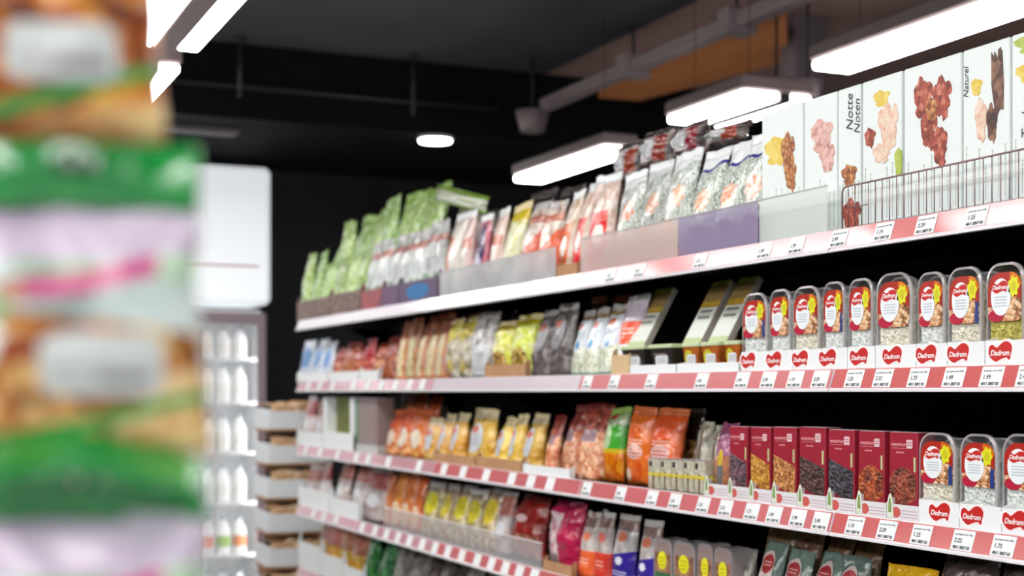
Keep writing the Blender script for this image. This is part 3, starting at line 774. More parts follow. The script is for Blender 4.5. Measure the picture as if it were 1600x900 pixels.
# wire basket in front of the boxes
ya, yb = y_at(1312, 1.95), 1.36
wb = empty('wire_basket', (1.957, (ya + yb) / 2, DECK[1] + .001)); tag(wb, 'low steel wire basket front guarding the white boxes', 'wire basket')
L = ya - yb; H = .096
fr = MB()
fr.tube([(.04, L/2, .002), (0, L/2, .004), (0, L/2, H - .012), (0, L/2 - .004, H - .003), (0, L/2 - .012, H), (0, -L/2, H)], .0021)
fr.tube([(0, L/2, .004), (0, -L/2, .004)], .0021)
fr.tube([(0, L/2 - .015, H*.5), (0, L/2-.09, H * .5)], .0012)
fr.build('frame', wire_m, wb)
wr = MB(); k = L/2 - .02
while k > -L/2:
    wr.tube([(0.001, k, .004), (0.001, k, H)], .0011, 5); k -= .0235
wr.build('wire_bars', wire_m, wb)

# doodle bags
many('pattern_o', 1, [950, 984, 1021, 1062], [268, 254, 238], X=1.985, t=.075, gap=.001, rz=0.0)
many('pattern_p', 1, [1063, 1102, 1145, 1188], [234, 220, 204], X=1.985, t=.075, gap=.001, rz=0.0)
many('blackbag', 1, [975, 1025, 1075, 1125, 1170], [262, 250, 236, 222], X=2.1, t=.08, tag_extra='behind the doodle-patterned bags')
for i, (xl, xr, yt) in enumerate(((948, 988, 222), (988, 1036, 202), (1038, 1086, 190), (1088, 1150, 194))):
    bag('darkfoil', 1, xl, xr, yt, X=2.08, t=.07, z=2.15 + .008 * i, crumple=.03, tag_extra='lying on top of the patterned bags')
many('darkfoil', 1, [925, 950], [262], X=2.08, t=.05, tag_extra='beside the patterned bags')
# red and clear bags
many('clearorange', 1, [832, 862], [312], X=1.99, crumple=.016)
many('redwhite', 1, [864, 884, 908, 944], [300, 286, 272], X=1.985, crumple=.012)
many('blackbag', 1, [800, 840, 880, 918], [296, 292, 290], X=2.12, t=.08, tag_extra='behind the red and white bags')
many('orangewhite', 1, [684, 708], [336], X=1.99)
many('pinkwhite', 1, [709, 727], [332], X=1.99)
many('violet', 1, [728, 752], [336], X=1.99)
many('pinkwhite', 1, [753, 774], [326], X=1.99, tag_extra='right of the violet bag')
many('yellowgreen', 1, [775, 800], [318], X=1.99)
many('clearorange', 1, [801, 830], [314], X=1.99, crumple=.016, tag_extra='beside the yellow bag')
# silver bags
many('silver', 1, [563, 579, 596, 613, 631, 649, 667, 683], [382, 377, 366, 362, 356, 350, 346], X=1.99, t=.07, crumple=.018)
# green bags
many('green', 1, [464, 478, 495, 512, 529, 546, 562], [400, 396, 412, 402, 398, 390], X=1.99, t=.07, crumple=.018)
many('green', 1, [500, 516, 534, 553, 574, 598, 628, 668], [358, 346, 338, 326, 308, 297, 292], X=2.12, t=.1, crumple=.03, tag_extra='in the row behind')
many('greypack', 1, [686, 708, 728, 750], [322, 326, 330], X=2.16, t=.08, tag_extra='at the back of the top shelf')
gp, _ = bag('greenpack', 1, 668, 752, 296, X=2.12, t=.05, z=z_at(712, 322, 2.12), tag_extra='lying across the grey bags')
gp.rotation_euler = (0, .22, FACE)

# acrylic guards and printed cartons along the top shelf edge
def guard(xl, xr, shelf, hgt, m, label, X=1.958, rim=None):
    wd, Y = span(xl, xr, X, .002)
    g = empty('shelf_guard', (X, Y, DECK[shelf]), FACE); tag(g, label, 'shelf guard')
    MB().box(-wd/2, wd/2, 0, .003, 0, hgt, bev=.0005).build('panel', m, g)
    MB().box(-wd/2, wd/2, .003, .02, 0, .003).build('foot', m, g)
    if rim: MB().box(-wd/2, wd/2, -.001, .004, hgt, hgt + .003).build('top_edge', rim, g)
    return g
acr_pink = mat('acrylic_pink', (230, 208, 204), rough=.2, alpha=.5, spec=.6)
acr_violet = mat('acrylic_violet', (172, 158, 190), rough=.2, alpha=.55, spec=.6)
acr_green = mat('acrylic_greenish', (232, 240, 234), rough=.15, alpha=.4, spec=.6)
acr_grey = mat('acrylic_grey', N(8, (196, 200, 202), (232, 234, 234)), rough=.15, alpha=.6, spec=.7)
guard(906, 1059, 1, .108, acr_pink, 'milky pinkish plastic guard in front of the doodle-patterned bags', rim=seal_clear)
guard(1060, 1184, 1, .108, acr_violet, 'milky violet plastic guard in front of the purple-based bags', rim=seal_clear)
guard(1186, 1292, 1, .108, acr_green, 'clear greenish plastic guard in front of the two left white boxes', rim=seal_clear)
guard(686, 868, 1, .10, acr_grey, 'long grey plastic guard in front of the mixed snack bags', rim=seal_clear)
def carton(xl, xr, shelf, hgt, m, label, X=1.957, dep=.10, name='display_carton', group=None):
    """low open cardboard tray: front lip, sides rising to the back, base"""
    wd, Y = span(xl, xr, X, .003)
    b = MB(); t = .0015
    b.box(-wd/2, wd/2, 0, t, 0, hgt)
    b.box(-wd/2, wd/2, t, dep, 0, .001)
    for s in (-1, 1):
        x0, x1 = (-wd/2, -wd/2 + t) if s < 0 else (wd/2 - t, wd/2)
        pr = [(0 + t, 0), (dep, 0), (dep, hgt * 1.35), (dep * .5, hgt * 1.3), (t, hgt)]
        b.face([(x0, p[0], p[1]) for p in reversed(pr)]); b.face([(x1, p[0], p[1]) for p in pr])
        for i in range(len(pr)):
            a, c = pr[i], pr[(i+1) % len(pr)]
            b.face([(x0, a[0], a[1]), (x1, a[0], a[1]), (x1, c[0], c[1]), (x0, c[0], c[1])])
    o = b.build(name, m)
    put(o, X, Y, DECK[shelf] + .0005)
    tag(o, label, 'carton', group)
    return o, wd
brown_print = mat('carton_brown_print', V(60, (96, 74, 68), (132, 108, 100), (170, 146, 138)), rough=.5)
carton(464, 514, 1, .10, brown_print, 'brown patterned carton front at the far end of the top shelf', dep=.02)
carton(515, 563, 1, .10, brown_print, 'brown patterned carton front, second from the far end of the top shelf', dep=.02)
carton(564, 596, 1, .088, mat('carton_rose', N(14, (190, 84, 84), (120, 84, 96)), rough=.4), 'rose red carton front among the brown cartons', dep=.02)
carton(597, 622, 1, .088, mat('carton_plum', (112, 84, 116), rough=.4), 'plain plum purple carton front on the top shelf', dep=.02)
carton(623, 683, 1, .088, mat('carton_plumblue', (104, 84, 112), [(('ell', .5, .5, .3, .36), (50, 120, 180))], rough=.4), 'plum carton front with a bright blue patch', dep=.02)
carton(870, 902, 1, .04, card_kraft, 'small tan carton under the red and white bags on the top shelf', dep=.02)

# ================= SECOND SHELF =================
LOGO = [(.03,.62),(.02,.42),(.10,.22),(.24,.06),(.36,.02),(.5,.12),(.66,.20),(.78,.22),(.86,.10),(.92,.14),(.93,.34),(.98,.5),(1.0,.72),(.93,.9),(.80,1.0),(.66,.98),(.52,.86),(.42,.74),(.34,.70),(.26,.80),(.16,.86),(.06,.78)]
def logo(parent, cx, cz, sz, y=-.0012, asp=.62):
    halo = MB(); c0 = Vector((.5, .5))
    pts = [((p[0] - .5) * 1.22 * sz + cx, (p[1] - .5) * 1.24 * sz * asp + cz) for p in LOGO]
    halo.prism(pts, y, y + .0014).build('logo_border', ink_white, parent)
    pts = [((p[0] - .5) * sz + cx, (p[1] - .5) * sz * asp + cz) for p in LOGO]
    lg = MB().prism(pts, y - .0006, y).build('logo', ink_red, parent)
    text_part('wordmark', 'Dadrum', sz * .235, ink_pink if False else ink_white, lg, (cx, y - .001, cz - sz * .04), shear=.25, bold=.02)
    return lg
def rrect(w_, h_, r, z0=0.0, n=6, top_r=None):
    """rounded rectangle outline in xz, counter-clockwise seen from -y"""
    out = []; tr = top_r or r
    for (cx, cz, rr, a0) in ((w_/2 - r, z0 + r, r, -PI/2), (w_/2 - tr, z0 + h_ - tr, tr, 0), (-w_/2 + tr, z0 + h_ - tr, tr, PI/2), (-w_/2 + r, z0 + r, r, PI)):
        for i in range(n + 1):
            a = a0 + PI/2 * i / n; out.append((cx + rr * math.cos(a), cz + rr * math.sin(a)))
    return out
sleeve_print = mat('sleeve_print', N(30, (156, 26, 24), (190, 50, 32)), [
    (('ell', .95, .92, .3, .2), N(60, (200, 70, 20), (236, 140, 40))),
    (('below', .3, .06), V(120, (84, 34, 30), (222, 150, 96), (250, 230, 196), (150, 60, 90))),
    (('ell', .25, .12, .24, .13), (190, 36, 66)),
    (('ell', .72, .3, .34, .2), V(110, (70, 30, 24), (226, 166, 110), (252, 236, 206)))], rough=.3, coat=.5)
sleeve_oval_print = sleeve_print
lab_oval = mat('tray_oval_label', (240, 244, 246), [(('text', .5, .36, .32, .16, 4), (176, 190, 205))], rough=.4)
star_m = mat('tray_star', (226, 226, 30), [(('ell', .5, .5, .25, .25), (206, 200, 20))], rough=.4)
cont = {'white': mat('tray_nuts_white', V(95, (196, 200, 196), (226, 232, 228), (244, 248, 244)), rough=.6, bump=.8, bscale=120),
        'cream': mat('tray_nuts_cream', V(95, (206, 196, 176), (230, 226, 206), (244, 240, 226)), rough=.6, bump=.8, bscale=120),
        'olive': mat('tray_nuts_olive', V(95, (150, 140, 50), (190, 180, 84), (220, 210, 120)), rough=.6, bump=.8, bscale=120)}
blue_side = mat('tray_blue_edge', (30, 56, 130), rough=.4)
def clam_tray(xl, xr, ytop, shelf, what, X=1.985, zb=.012, dep=.045, label_on=True, blue=True):
    wd, Y = span(xl, xr, X, .006)
    h = z_at((xl + xr) / 2, ytop, X) - DECK[shelf] - zb
    root = MB()
    # deep clear tub: rounded outline tapering to the back
    def ring(sc, y): return [(x * sc, y, h/2 + (z - h/2) * sc) for x, z in rrect(wd, h, wd * .2, top_r=wd * .34)]
    root.loft([ring(1, 0.002), ring(.97, .004), ring(.93, dep * .5), ring(.86, dep)], cap0=False)
    o = root.build('snack_tray', clear)
    put(o, X, Y, DECK[shelf] + zb)
    # flange rim around the front
    rim = MB(); a = rrect(wd, h, wd * .2, top_r=wd * .34); n = len(a)
    inn = [(x * .89, h/2 + (z - h/2) * .945) for x, z in a]
    for i in range(n):
        j = (i + 1) % n
        rim.face([(a[i][0], -.002, a[i][1]), (a[j][0], -.002, a[j][1]), (inn[j][0], -.004, inn[j][1]), (inn[i][0], -.004, inn[i][1])], None, 0, True)
        rim.face([(a[j][0], -.002, a[j][1]), (a[i][0], -.002, a[i][1]), (a[i][0], .002, a[i][1]), (a[j][0], .002, a[j][1])], None, 0, True)
    rim.build('rim', clear_rim, o)
    # contents filling the tub
    c = MB(); rr = lambda sc, y: [(x * sc, y, .004 + (z) * (.97 if sc > .8 else .9)) for x, z in rrect(wd * .86, h * .87, wd * .14, top_r=wd * .28)]
    c.loft([rr(.96, .001), rr(1, .004), rr(.97, dep * .5), rr(.86, dep - .003)])
    c.build('contents', cont[what], o)
    if label_on:
        pw, ph = wd * .86, h * .50
        ph0 = h * .40
        outl = rrect(pw, ph, pw * .16, z0=ph0, top_r=pw * .34)
        MB().prism(outl, -.0046, -.0008).build('card_sleeve', sleeve_print, o)
        # oval label with a red name
        ov = MB(); pts = [(-.10 * pw + .30 * pw * math.cos(2*PI*i/28), ph0 + ph * .50 + ph * .38 * math.sin(2*PI*i/28)) for i in range(28)]
        lb = ov.prism(pts, -.0056, -.0046).build('label', lab_oval, o)
        pts = [(-.13 * pw + (p[0] - .5) * .5 * pw, ph0 + ph * .70 + (p[1] - .5) * ph * .26) for p in LOGO]
        lg = MB().prism(pts, -.0064, -.0056).build('logo', ink_red, lb)
        text_part('wordmark', 'Dadrum', pw * .13, ink_white, lb, (-.12 * pw, -.0068, ph0 + ph * .695), shear=.25, bold=.02)
        st = MB(); sx, sz = .29 * pw, ph0 + ph * .70
        pts = [(sx + .15 * pw * (1 + .15 * math.cos(7 * 2*PI*i/42)) * math.cos(2*PI*i/42), sz + .2 * ph * (1 + .15 * math.cos(7 * 2*PI*i/42)) * math.sin(2*PI*i/42)) for i in range(42)]
        st.prism(pts, -.0056, -.0046).build('star_sticker', star_m, o)
        if blue:
            MB().prism([(pw * .38, ph0 + ph * .0), (pw * .5, ph0), (pw * .5, ph0 + ph * .42), (pw * .4, ph0 + ph * .46)], -.0052, -.0046).build('blue_band', blue_side, o)
    return o
def logo_carton(xl, xr, shelf, cxpx, label, hgt=.05, X=1.957, group=None):
    o, wd = carton(xl, xr, shelf, hgt, card_white, label, X=X, dep=.12, group=group)
    Yc = y_at(cxpx, X); dx = -(Yc - o.location.y)
    logo(o, dx, hgt * .56, .064, y=-.0006)
    return o
trays2 = [(1160, 1201, 458, 'white', 1169), (1203, 1237, 452, 'white', 1209), (1239, 1283, 447, 'cream', 1250), (1286, 1322, 440, 'white', 1293),
          (1326, 1366, 435, 'white', 1342), (1369, 1428, 426, 'cream', 1394), (1434, 1479, 425, 'white', 1447), (1481, 1537, 417, 'cream', 1497), (1541, 1604, 410, 'olive', 1563), (1608, 1672, 402, 'white', 1632)]
desc2 = {'white': 'white pieces', 'cream': 'cream pieces', 'olive': 'olive green pieces'}
for i, (xl, xr, yt, c, lx) in enumerate(trays2):
    o = clam_tray(xl, xr, yt, 2, c, blue=(i in (0, 3, 7)))
    tag(o, 'clear snack tray of %s on second shelf, %s tray from left' % (desc2[c], NUM[i]), 'snack tray', 'snack trays on the second shelf')
    cl = (xl + (trays2[i-1][1] if i else xl - 4)) / 2; cr = (xr + (trays2[i+1][0] if i < 9 else xr + 4)) / 2
    o = logo_carton(cl, cr, 2, lx, 'white carton with a red logo, %s from left on the second shelf' % NUM[i], group='logo cartons on the second shelf')
# second file of trays behind, seen in the gaps
for i, (xl, xr, yt) in enumerate(((1220, 1262, 455), (1268, 1306, 449), (1310, 1348, 447), (1385, 1440, 432), (1445, 1500, 430), (1520, 1570, 424))):
    o = clam_tray(xl, xr, yt, 2, 'cream', X=2.05, label_on=False)
    tag(o, 'unlabelled back tray behind the front trays, %s from left on the second shelf' % NUM[i], 'snack tray', 'back trays on the second shelf')

# cups with green lids
cup_m = {'brown': mat('cup_brown', N(40, (90, 60, 50), (150, 110, 96)), [(('text', .5, .5, .4, .3, 4), (206, 180, 170))], rough=.3),
         'amber': mat('cup_amber', N(40, (140, 64, 26), (196, 110, 40)), [(('ell', .3, .5, .3, .4), (206, 196, 60))], rough=.3),
         'dark': mat('cup_dark', (44, 38, 36), [(('text', .4, .5, .3, .3, 4), (170, 150, 146))], rough=.3)}
lid_m = mat('cup_lid', (206, 220, 176), rough=.35)
lid_side = mat('cup_lid_dark', (90, 84, 80), rough=.4)
for i, (xl, xr, k) in enumerate(((984, 1022, 'dark'), (1026, 1064, 'dark'), (1068, 1096, 'amber'), (1098, 1128, 'amber'), (1130, 1156, 'amber'))):
    wd, Y = span(xl, xr, 1.99, .006); h = .072
    b = MB(); sq = lambda s, z: [(-s, .035 - s, z), (s, .035 - s, z), (s, .035 + s, z), (-s, .035 + s, z)]
    s0 = wd * .5 * .74
    rings = [sq(s0, 0), sq(wd * .5 * .95, h)]
    b.loft(rings, smooth=False, uvr=[[(0, 0), (1, 0), (0, 0), (1, 0)], [(0, 1), (1, 1), (0, 1), (1, 1)]])
    o = b.build('snack_cup', cup_m[k]); put(o, 1.99, Y, DECK[2])
    MB().box(-wd/2, wd/2, .035 - wd/2, .035 + wd/2, h, h + .011, bev=.002).build('lid', lid_m, o)
    MB().prism(rrect(wd * .5, .026, .006, z0=.026), -.001 + .035 - wd * .45, .035 - wd * .42).build('label', paper_lab, o)
    tag(o, 'small %s cup with a pale green lid, %s of five cups' % ({'brown': 'brown', 'amber': 'amber', 'dark': 'dark'}[k], 'leftmost' if i == 0 else 'rightmost' if i == 4 else NUM[i] + ' from left'), 'cup', 'lidded cups on the second shelf')
carton(984, 1056, 2, .026, card_white, 'low plain white carton in front of the two dark cups', dep=.1)
carton(1058, 1154, 2, .026, card_white, 'low plain white carton in front of the amber cups', dep=.1)
carton(955, 983, 2, .058, mat('card_beige', (214, 184, 140), rough=.7), 'beige carton under the orange-banded bag', dep=.02)
# packs leaning back
lean_print = mat('leaning_print', (226, 230, 222), [(('above', .62, 0), N(40, (130, 104, 60), (160, 136, 84))), (('above', .9, 0), (150, 160, 60)), (('text', .5, .48, .34, .1, 2), (90, 84, 70)), (('rect', .5, .61, .6, .05), (196, 160, 50)), (('below', .08, 0), (190, 206, 150))], rough=.35)
for i, (xl, xr, yt) in enumerate(((1008, 1034, 458), (1096, 1124, 450), (1136, 1166, 446))):
    wd, Y = span(xl, xr, 2.06, .002)
    o = MB().box(-wd/2, wd/2, 0, .022, 0, .20, bev=.002).build('snack_pack', [lean_print])
    MB().box(wd/2, wd/2 + .001, .002, .02, .004, .196).build('side_panel', mat('pack_side', (176, 166, 160), rough=.4), o)
    put(o, 2.058, Y, DECK[2] + .045, 0, -math.radians(30))
    o.location.z = DECK[2] + .084; o.location.x = 1.998
    tag(o, 'long white and olive snack pack leaning back on the cups, %s of three' % ('leftmost', 'middle', 'rightmost')[i], 'pack', 'leaning packs on the second shelf')
b = MB(); pts = [(0, 0)] + [(.16 - .16 * math.cos(PI/2 * i/10), .115 * math.sin(PI/2 * i/10)) for i in range(11)] + [(.16, 0)]
hd = MB(); hd.prism([(-p[0], p[1]) for p in reversed(pts)][:], 0, .004)
o = hd.build('carton_side', card_kraft); o.rotation_euler = (0, 0, PI); o.location = (2.16 - .16, y_at(1068, 1.99), DECK[2])
tag(o, 'rounded brown cardboard divider between the dark and the amber cups', 'divider')

many('whiteblue', 2, [884, 905, 926, 954], [484, 480, 474], X=1.985, t=.07)
many('tallbrown', 2, [900, 925, 950], [462, 458], X=2.09, t=.07, tag_extra='behind the blue-starred bags')
many('orangetube', 2, [955, 985], [462], X=1.995, t=.06)
many('darkredtube', 2, [991, 1004], [466], X=2.08, t=.04)
many('grapnel', 2, [822, 850, 882], [484, 478], X=1.985, t=.07, crumple=.014)
many('limefoil', 2, [758, 788, 820], [500, 492], X=1.985, t=.07, crumple=.02)
many('darkpack', 2, [760, 795], [470], X=2.1, t=.06, tag_extra='behind the lime bags')
many('yellowfoil', 2, [691, 707, 726], [496, 492], X=1.985, t=.07, crumple=.02)
many('silverfoil', 2, [728, 756], [488], X=1.985, t=.07, crumple=.02)
many('tallbrown', 2, [696, 722, 748], [478, 470], X=2.1, t=.06, tag_extra='behind the yellow bags')
many('tallbrown', 2, [613, 628, 643, 658, 673, 689], [500, 497, 494, 491, 488], X=1.985, t=.07, tag_extra='in the front row')
many('nutred', 2, [514, 528, 545, 560, 576, 592, 611], [540, 536, 542, 530, 534, 528], X=1.995, t=.06, crumple=.02)
many('bluewhite', 2, [465, 480, 496, 512], [530, 528, 534], X=1.99, t=.06)
carton(464, 512, 2, .045, card_white, 'plain white carton at the far end of the second shelf', dep=.02)
carton(514, 560, 2, .045, card_white, 'plain white carton, second from the far end of the second shelf', dep=.02)
carton(562, 590, 2, .045, card_white, 'plain white carton, third from the far end of the second shelf', dep=.02)
carton(757, 821, 2, .045, card_kraft, 'tan carton under the lime yellow bags', dep=.02)

# ================= THIRD SHELF =================
box_maroon = mat('box_maroon', (162, 36, 56), [(('below', .12, 0), (176, 36, 36)), (('text', .36, .845, .26, .03, 1), (222, 140, 150)), (('text', .4, .78, .14, .02, 1), (222, 150, 150))], rough=.35, coat=.4)
win = {'purple-brown': V(100, (60, 40, 50), (110, 80, 90), (150, 110, 116)), 'yellow': V(120, (170, 96, 20), (214, 150, 40), (236, 186, 80)),
       'golden': V(140, (130, 60, 20), (214, 140, 70), (240, 180, 110)), 'dark brown': V(120, (40, 22, 22), (84, 50, 48), (120, 80, 74)),
       'blackish': V(110, (24, 22, 28), (56, 52, 60), (100, 94, 104)), 'orange-brown': V(58, (80, 26, 14), (190, 84, 36), (224, 130, 70)),
       'rust-brown': V(45, (84, 34, 22), (160, 70, 44), (180, 96, 64))}
mb_ = [(1139, 1168, 667, 'purple-brown'), (1172, 1204, 668, 'yellow'), (1207, 1244, 668, 'golden'), (1248, 1290, 668, 'dark brown'),
       (1293, 1335, 672, 'blackish'), (1340, 1382, 674, 'orange-brown'), (1388, 1434, 676, 'rust-brown')]
seal_sq = mat('box_emblem', (226, 196, 200), [(('text', .5, .5, .4, .3, 2), (190, 80, 90))], rough=.4)
for i, (xl, xr, yt, k) in enumerate(mb_):
    X = 1.985
    wd, Y = span(xl, xr, X, .004)
    h = z_at((xl + xr)/2, yt, X) - DECK[3] - .001
    o = MB().box(-wd/2, wd/2, 0, .05, 0, h, bev=.0025).build('fruit_box', box_maroon)
    put(o, X, Y, DECK[3] + .001)
    m = mat('window_' + k.replace('-', '_').replace(' ', '_'), win[k], rough=.35, coat=.6, bump=.9, bscale=110)
    s = wd * .5
    if i < 5: pts = [(-s*.94, h*.26), (s*.94, h*.10), (s*.94, h*.50), (-s*.94, h*.64)]
    else: pts = [(-s*.94, h*.2), (s*.3, h*.16), (s*.94, h*.24), (s*.94, h*.48)] + [(s*(.94 - 1.88*q/8), h*(.48 + .12*math.sin(PI*q/8))) for q in range(1, 8)] + [(-s*.94, h*.46)]
    MB().prism(pts, -.0008, .0005).build('window', m, o)
    MB().prism(rrect(wd * .2, wd * .2, wd * .03, z0=h * .82), -.0012, 0).build('emblem', seal_sq, o).location.x = wd * .24
    text_part('lettering', 'Noten&Fruit', wd * .1, ink_pink, o, (-wd * .16, -.0012, h * .855), shear=.3)
    MB().box(-s + .003, s - .003, .003, .047, h, h + .0012).build('top_highlight', mat('highlight_pale', (236, 206, 212), rough=.3), o)  # pale sheet on the box top, a painted highlight from the lamps
    MB().box(s * .78, s * .9, -.0010, .0, h * .55, h * .72).build('green_mark', mat('ink_leaf', (196, 206, 150)), o)
    tag(o, 'maroon dried fruit box with a %s window, %s of seven boxes' % (k, 'leftmost' if i == 0 else 'rightmost' if i == 6 else NUM[i] + ' from left'), 'box', 'maroon boxes on the third shelf')
leaf_w = mat('leaf_white', (226, 230, 214), rough=.5)
leaf_g = mat('leaf_green', (130, 160, 90), rough=.5)
strip_print = mat('strip_print', (226, 224, 226), [(('text', .7, .5, .26, .3, 3), (196, 170, 180)), (('ell', .3, .5, .14, .34), (206, 90, 84))], rough=.5)
cx = [1100, 1137, 1170, 1205, 1245, 1291, 1337, 1385, 1436]
for i in range(len(cx) - 1):
    o, wd = carton(cx[i], cx[i + 1], 3, .034, strip_print, 'printed white carton edge, %s from left of eight before the maroon boxes' % NUM[i], group='printed cartons on the third shelf', dep=.02)
    pts = [(-.011, .0), (.011, .0), (.009, .03), (.004, .046), (0, .05), (-.004, .046), (-.009, .03)]
    lf = MB().prism([(x, z + .006) for x, z in pts], -.0016, -.0004).build('leaf_tab', leaf_w, o); lf.location.x = -wd * .38
    a = MB().prism([(x * .45, z * .62 + .016) for x, z in pts], -.0024, -.0016).build('green_leaf', leaf_g, lf)
trays3 = [(1436, 1496, 676, 'cream', 1468), (1500, 1562, 678, 'white', 1519), (1566, 1634, 678, 'white', 1585)]
for i, (xl, xr, yt, c, lx) in enumerate(trays3):
    o = clam_tray(xl, xr, yt, 3, c, X=1.99)
    tag(o, 'clear snack tray of %s on the third shelf, %s of three trays' % (desc2[c], ('leftmost', 'middle', 'rightmost')[i]), 'snack tray', 'snack trays on the third shelf')
    logo_carton(xl - 1, (trays3[i+1][0] - 1 if i < 2 else xr), 3, lx, 'white carton with a red logo on the third shelf, %s of three' % ('leftmost', 'middle', 'rightmost')[i], group='logo cartons on the third shelf')
for i, (xl, xr, yt) in enumerate(((1470, 1530, 684), (1540, 1590, 684))):
    o = clam_tray(xl, xr, yt, 3, 'cream', X=2.055, label_on=False)
    tag(o, 'unlabelled back tray on the third shelf, %s of the pair' % ('left', 'right')[i], 'snack tray', 'back trays on the third shelf')
many('mauve', 3, [1104, 1134], [664], X=1.99, t=.04)
many('clearstrip', 3, [1078, 1100, 1122], [660, 662], X=2.06, t=.05, tag_extra='in the back row')
# little clear packs stacked at the front
small = mat('pack_small', N(50, (170, 160, 130), (222, 222, 206)), [(('rect', .5, .5, .6, .06), (226, 206, 70)), (('rect', .25, .85, .14, .09), (60, 56, 60)), (('rect', .5, .3, .1, .3), (130, 106, 84))], rough=.3, coat=.5)
for i, (xl, xr) in enumerate(((1012, 1030), (1031, 1047), (1048, 1066), (1067, 1083), (1084, 1101))):
    wd, Y = span(xl, xr, 1.975, .003)
    h = z_at((xl + xr)/2, 716 + i * .8, 1.975) - DECK[3]
    o = MB().box(-wd/2, wd/2, 0, .03, 0, h - .004, bev=.003).build('snack_pack', small); put(o, 1.975, Y, DECK[3] + .0005)
    MB().box(-wd/2 - .0005, wd/2 + .0005, -.0006, .0306, h * .45, h * .52).build('yellow_band', mat('band_yellow', (222, 204, 70)), o)
    MB().box(-wd/2, wd/2, .002, .028, h - .004, h + .001).build('lid', clear_rim, o)
    tag(o, 'small clear pack with a yellow band, %s of five on the third shelf' % ('leftmost' if i == 0 else 'rightmost' if i == 4 else NUM[i] + ' from left'), 'pack', 'small banded packs on the third shelf')
many('brownseed', 3, [1046, 1080], [642], X=2.06, t=.06)
many('orangestand', 3, [968, 1003, 1044], [640, 640], X=1.985, t=.06, gap=.003)
many('greenorange', 3, [934, 962], [638], X=1.985, t=.05)
many('nutpink', 3, [866, 892, 928], [634, 630], X=1.985, t=.08, crumple=.018)
many('gold', 3, [656, 674, 692, 714], [652, 646, 648], X=1.985, t=.08, crumple=.014)
many('gold', 3, [716, 762], [642], X=1.985, t=.09, crumple=.014, tag_extra='the widest golden bag')
many('gold', 3, [764, 784, 804, 834], [654, 650, 648], X=1.985, t=.08, crumple=.014, tag_extra='right of the widest golden bag')
many('nutpink', 3, [844, 862], [652], X=2.0, t=.05, tag_extra='right of the golden bags')
many('orangenut', 3, [597, 614, 633, 654], [640, 636, 640], X=1.985, t=.07, crumple=.02)
many('orangecone', 3, [612, 632, 652, 668], [618, 616, 618], X=2.09, t=.06, tag_extra='behind the orange nut bags')
carton(676, 742, 3, .035, card_kraft, 'tan carton under the left golden bags', dep=.02)
carton(744, 815, 3, .04, card_kraft, 'tan carton under the right golden bags', dep=.02)
carton(817, 890, 3, .03, card_white, 'low white carton right of the tan cartons on the third shelf', dep=.02)
# white windowed display carton at the far end
xl, xr = 505, 552
wd, Y = span(xl, xr, 1.96, .002)
r = empty('display_stand', (1.96, Y, DECK[3]), FACE); tag(r, 'white cardboard display frame with a green window at the far end', 'display')
h = z_at(528, 621, 1.96) - DECK[3]
MB().box(-wd/2, -wd/2 + .05, 0, .08, 0, h, bev=.002).build('side_post', card_white, r)
MB().box(wd/2 - .05, wd/2, 0, .08, 0, h, bev=.002).build('side_post', card_white, r)
MB().box(-wd/2, wd/2, -.002, .08, 0, .075, bev=.002).build('front_lip', card_white, r)
MB().box(-wd/2 + .05, wd/2 - .05, .05, .07, .075, h).build('backboard', mat('display_green', N(20, (70, 60, 20), (130, 140, 50))), r)
many('clearpink', 3, [465, 484, 503], [620, 620], X=1.99, t=.06, tag_extra='left of the white display frame')
carton(464, 503, 3, .07, card_white, 'tall white carton at the far end of the third shelf', dep=.02)
wd, Y = span(556, 589, 1.965, .002)
o = MB().box(-wd/2, wd/2, 0, .08, 0, z_at(575, 622, 1.965) - DECK[3] - .002, bev=.003).build('storage_box', mat('box_greybrown', (150, 132, 130), [(('rect', .06, .5, .05, .6), (84, 140, 96)), (('below', .15, 0), (206, 206, 206))], rough=.5))
put(o, 1.965, Y, DECK[3]); tag(o, 'grey-brown box with a green edge beside the display frame', 'box')
MB().box(-wd/2 + .002, wd/2 - .002, .002, .078, z_at(575, 622, 1.965) - DECK[3] - .002, z_at(575, 622, 1.965) - DECK[3]).build('lid', card_white, o)

# ================= FOURTH SHELF =================
many('orangebottom', 4, [896, 920, 944], [800, 802], X=1.985, t=.06)
many('bluebottom', 4, [946, 980], [806], X=1.985, t=.06)
many('bluebottom', 4, [984, 1018], [816], X=1.985, t=.06, tag_extra='right of the gap')
many('magenta', 4, [834, 894], [786], X=1.985, t=.1, crumple=.026)
many('darkred', 4, [786, 832], [776], X=1.985, t=.09, crumple=.022)
many('yellowtop', 4, [652, 674, 696, 718, 741, 764], [756, 758, 760, 766, 762], X=1.985, t=.08, crumple=.016)
many('clearpink', 4, [765, 785], [768], X=1.99, t=.06, tag_extra='left of the dark red bag')
many('orangecone', 4, [592, 606, 620, 636, 650], [742, 738, 742, 744], X=1.99, t=.06)
many('clearpink', 4, [512, 538, 564, 590], [716, 722, 734], X=1.99, t=.08, crumple=.02)
many('clearpink', 4, [470, 490, 510], [728, 722], X=1.99, t=.06, tag_extra='behind the long white carton')
carton(466, 514, 4, .09, card_white, 'white carton at the far end of the fourth shelf', dep=.02)
carton(516, 560, 4, .075, card_white, 'white carton, second from the far end of the fourth shelf', dep=.02)
carton(848, 893, 4, .035, card_kraft, 'tan carton under the magenta bag', dep=.02)
guard(600, 846, 4, .082, acrylic_clear, 'long clear acrylic guard before the yellow-labelled bags', X=1.962, rim=seal_white)
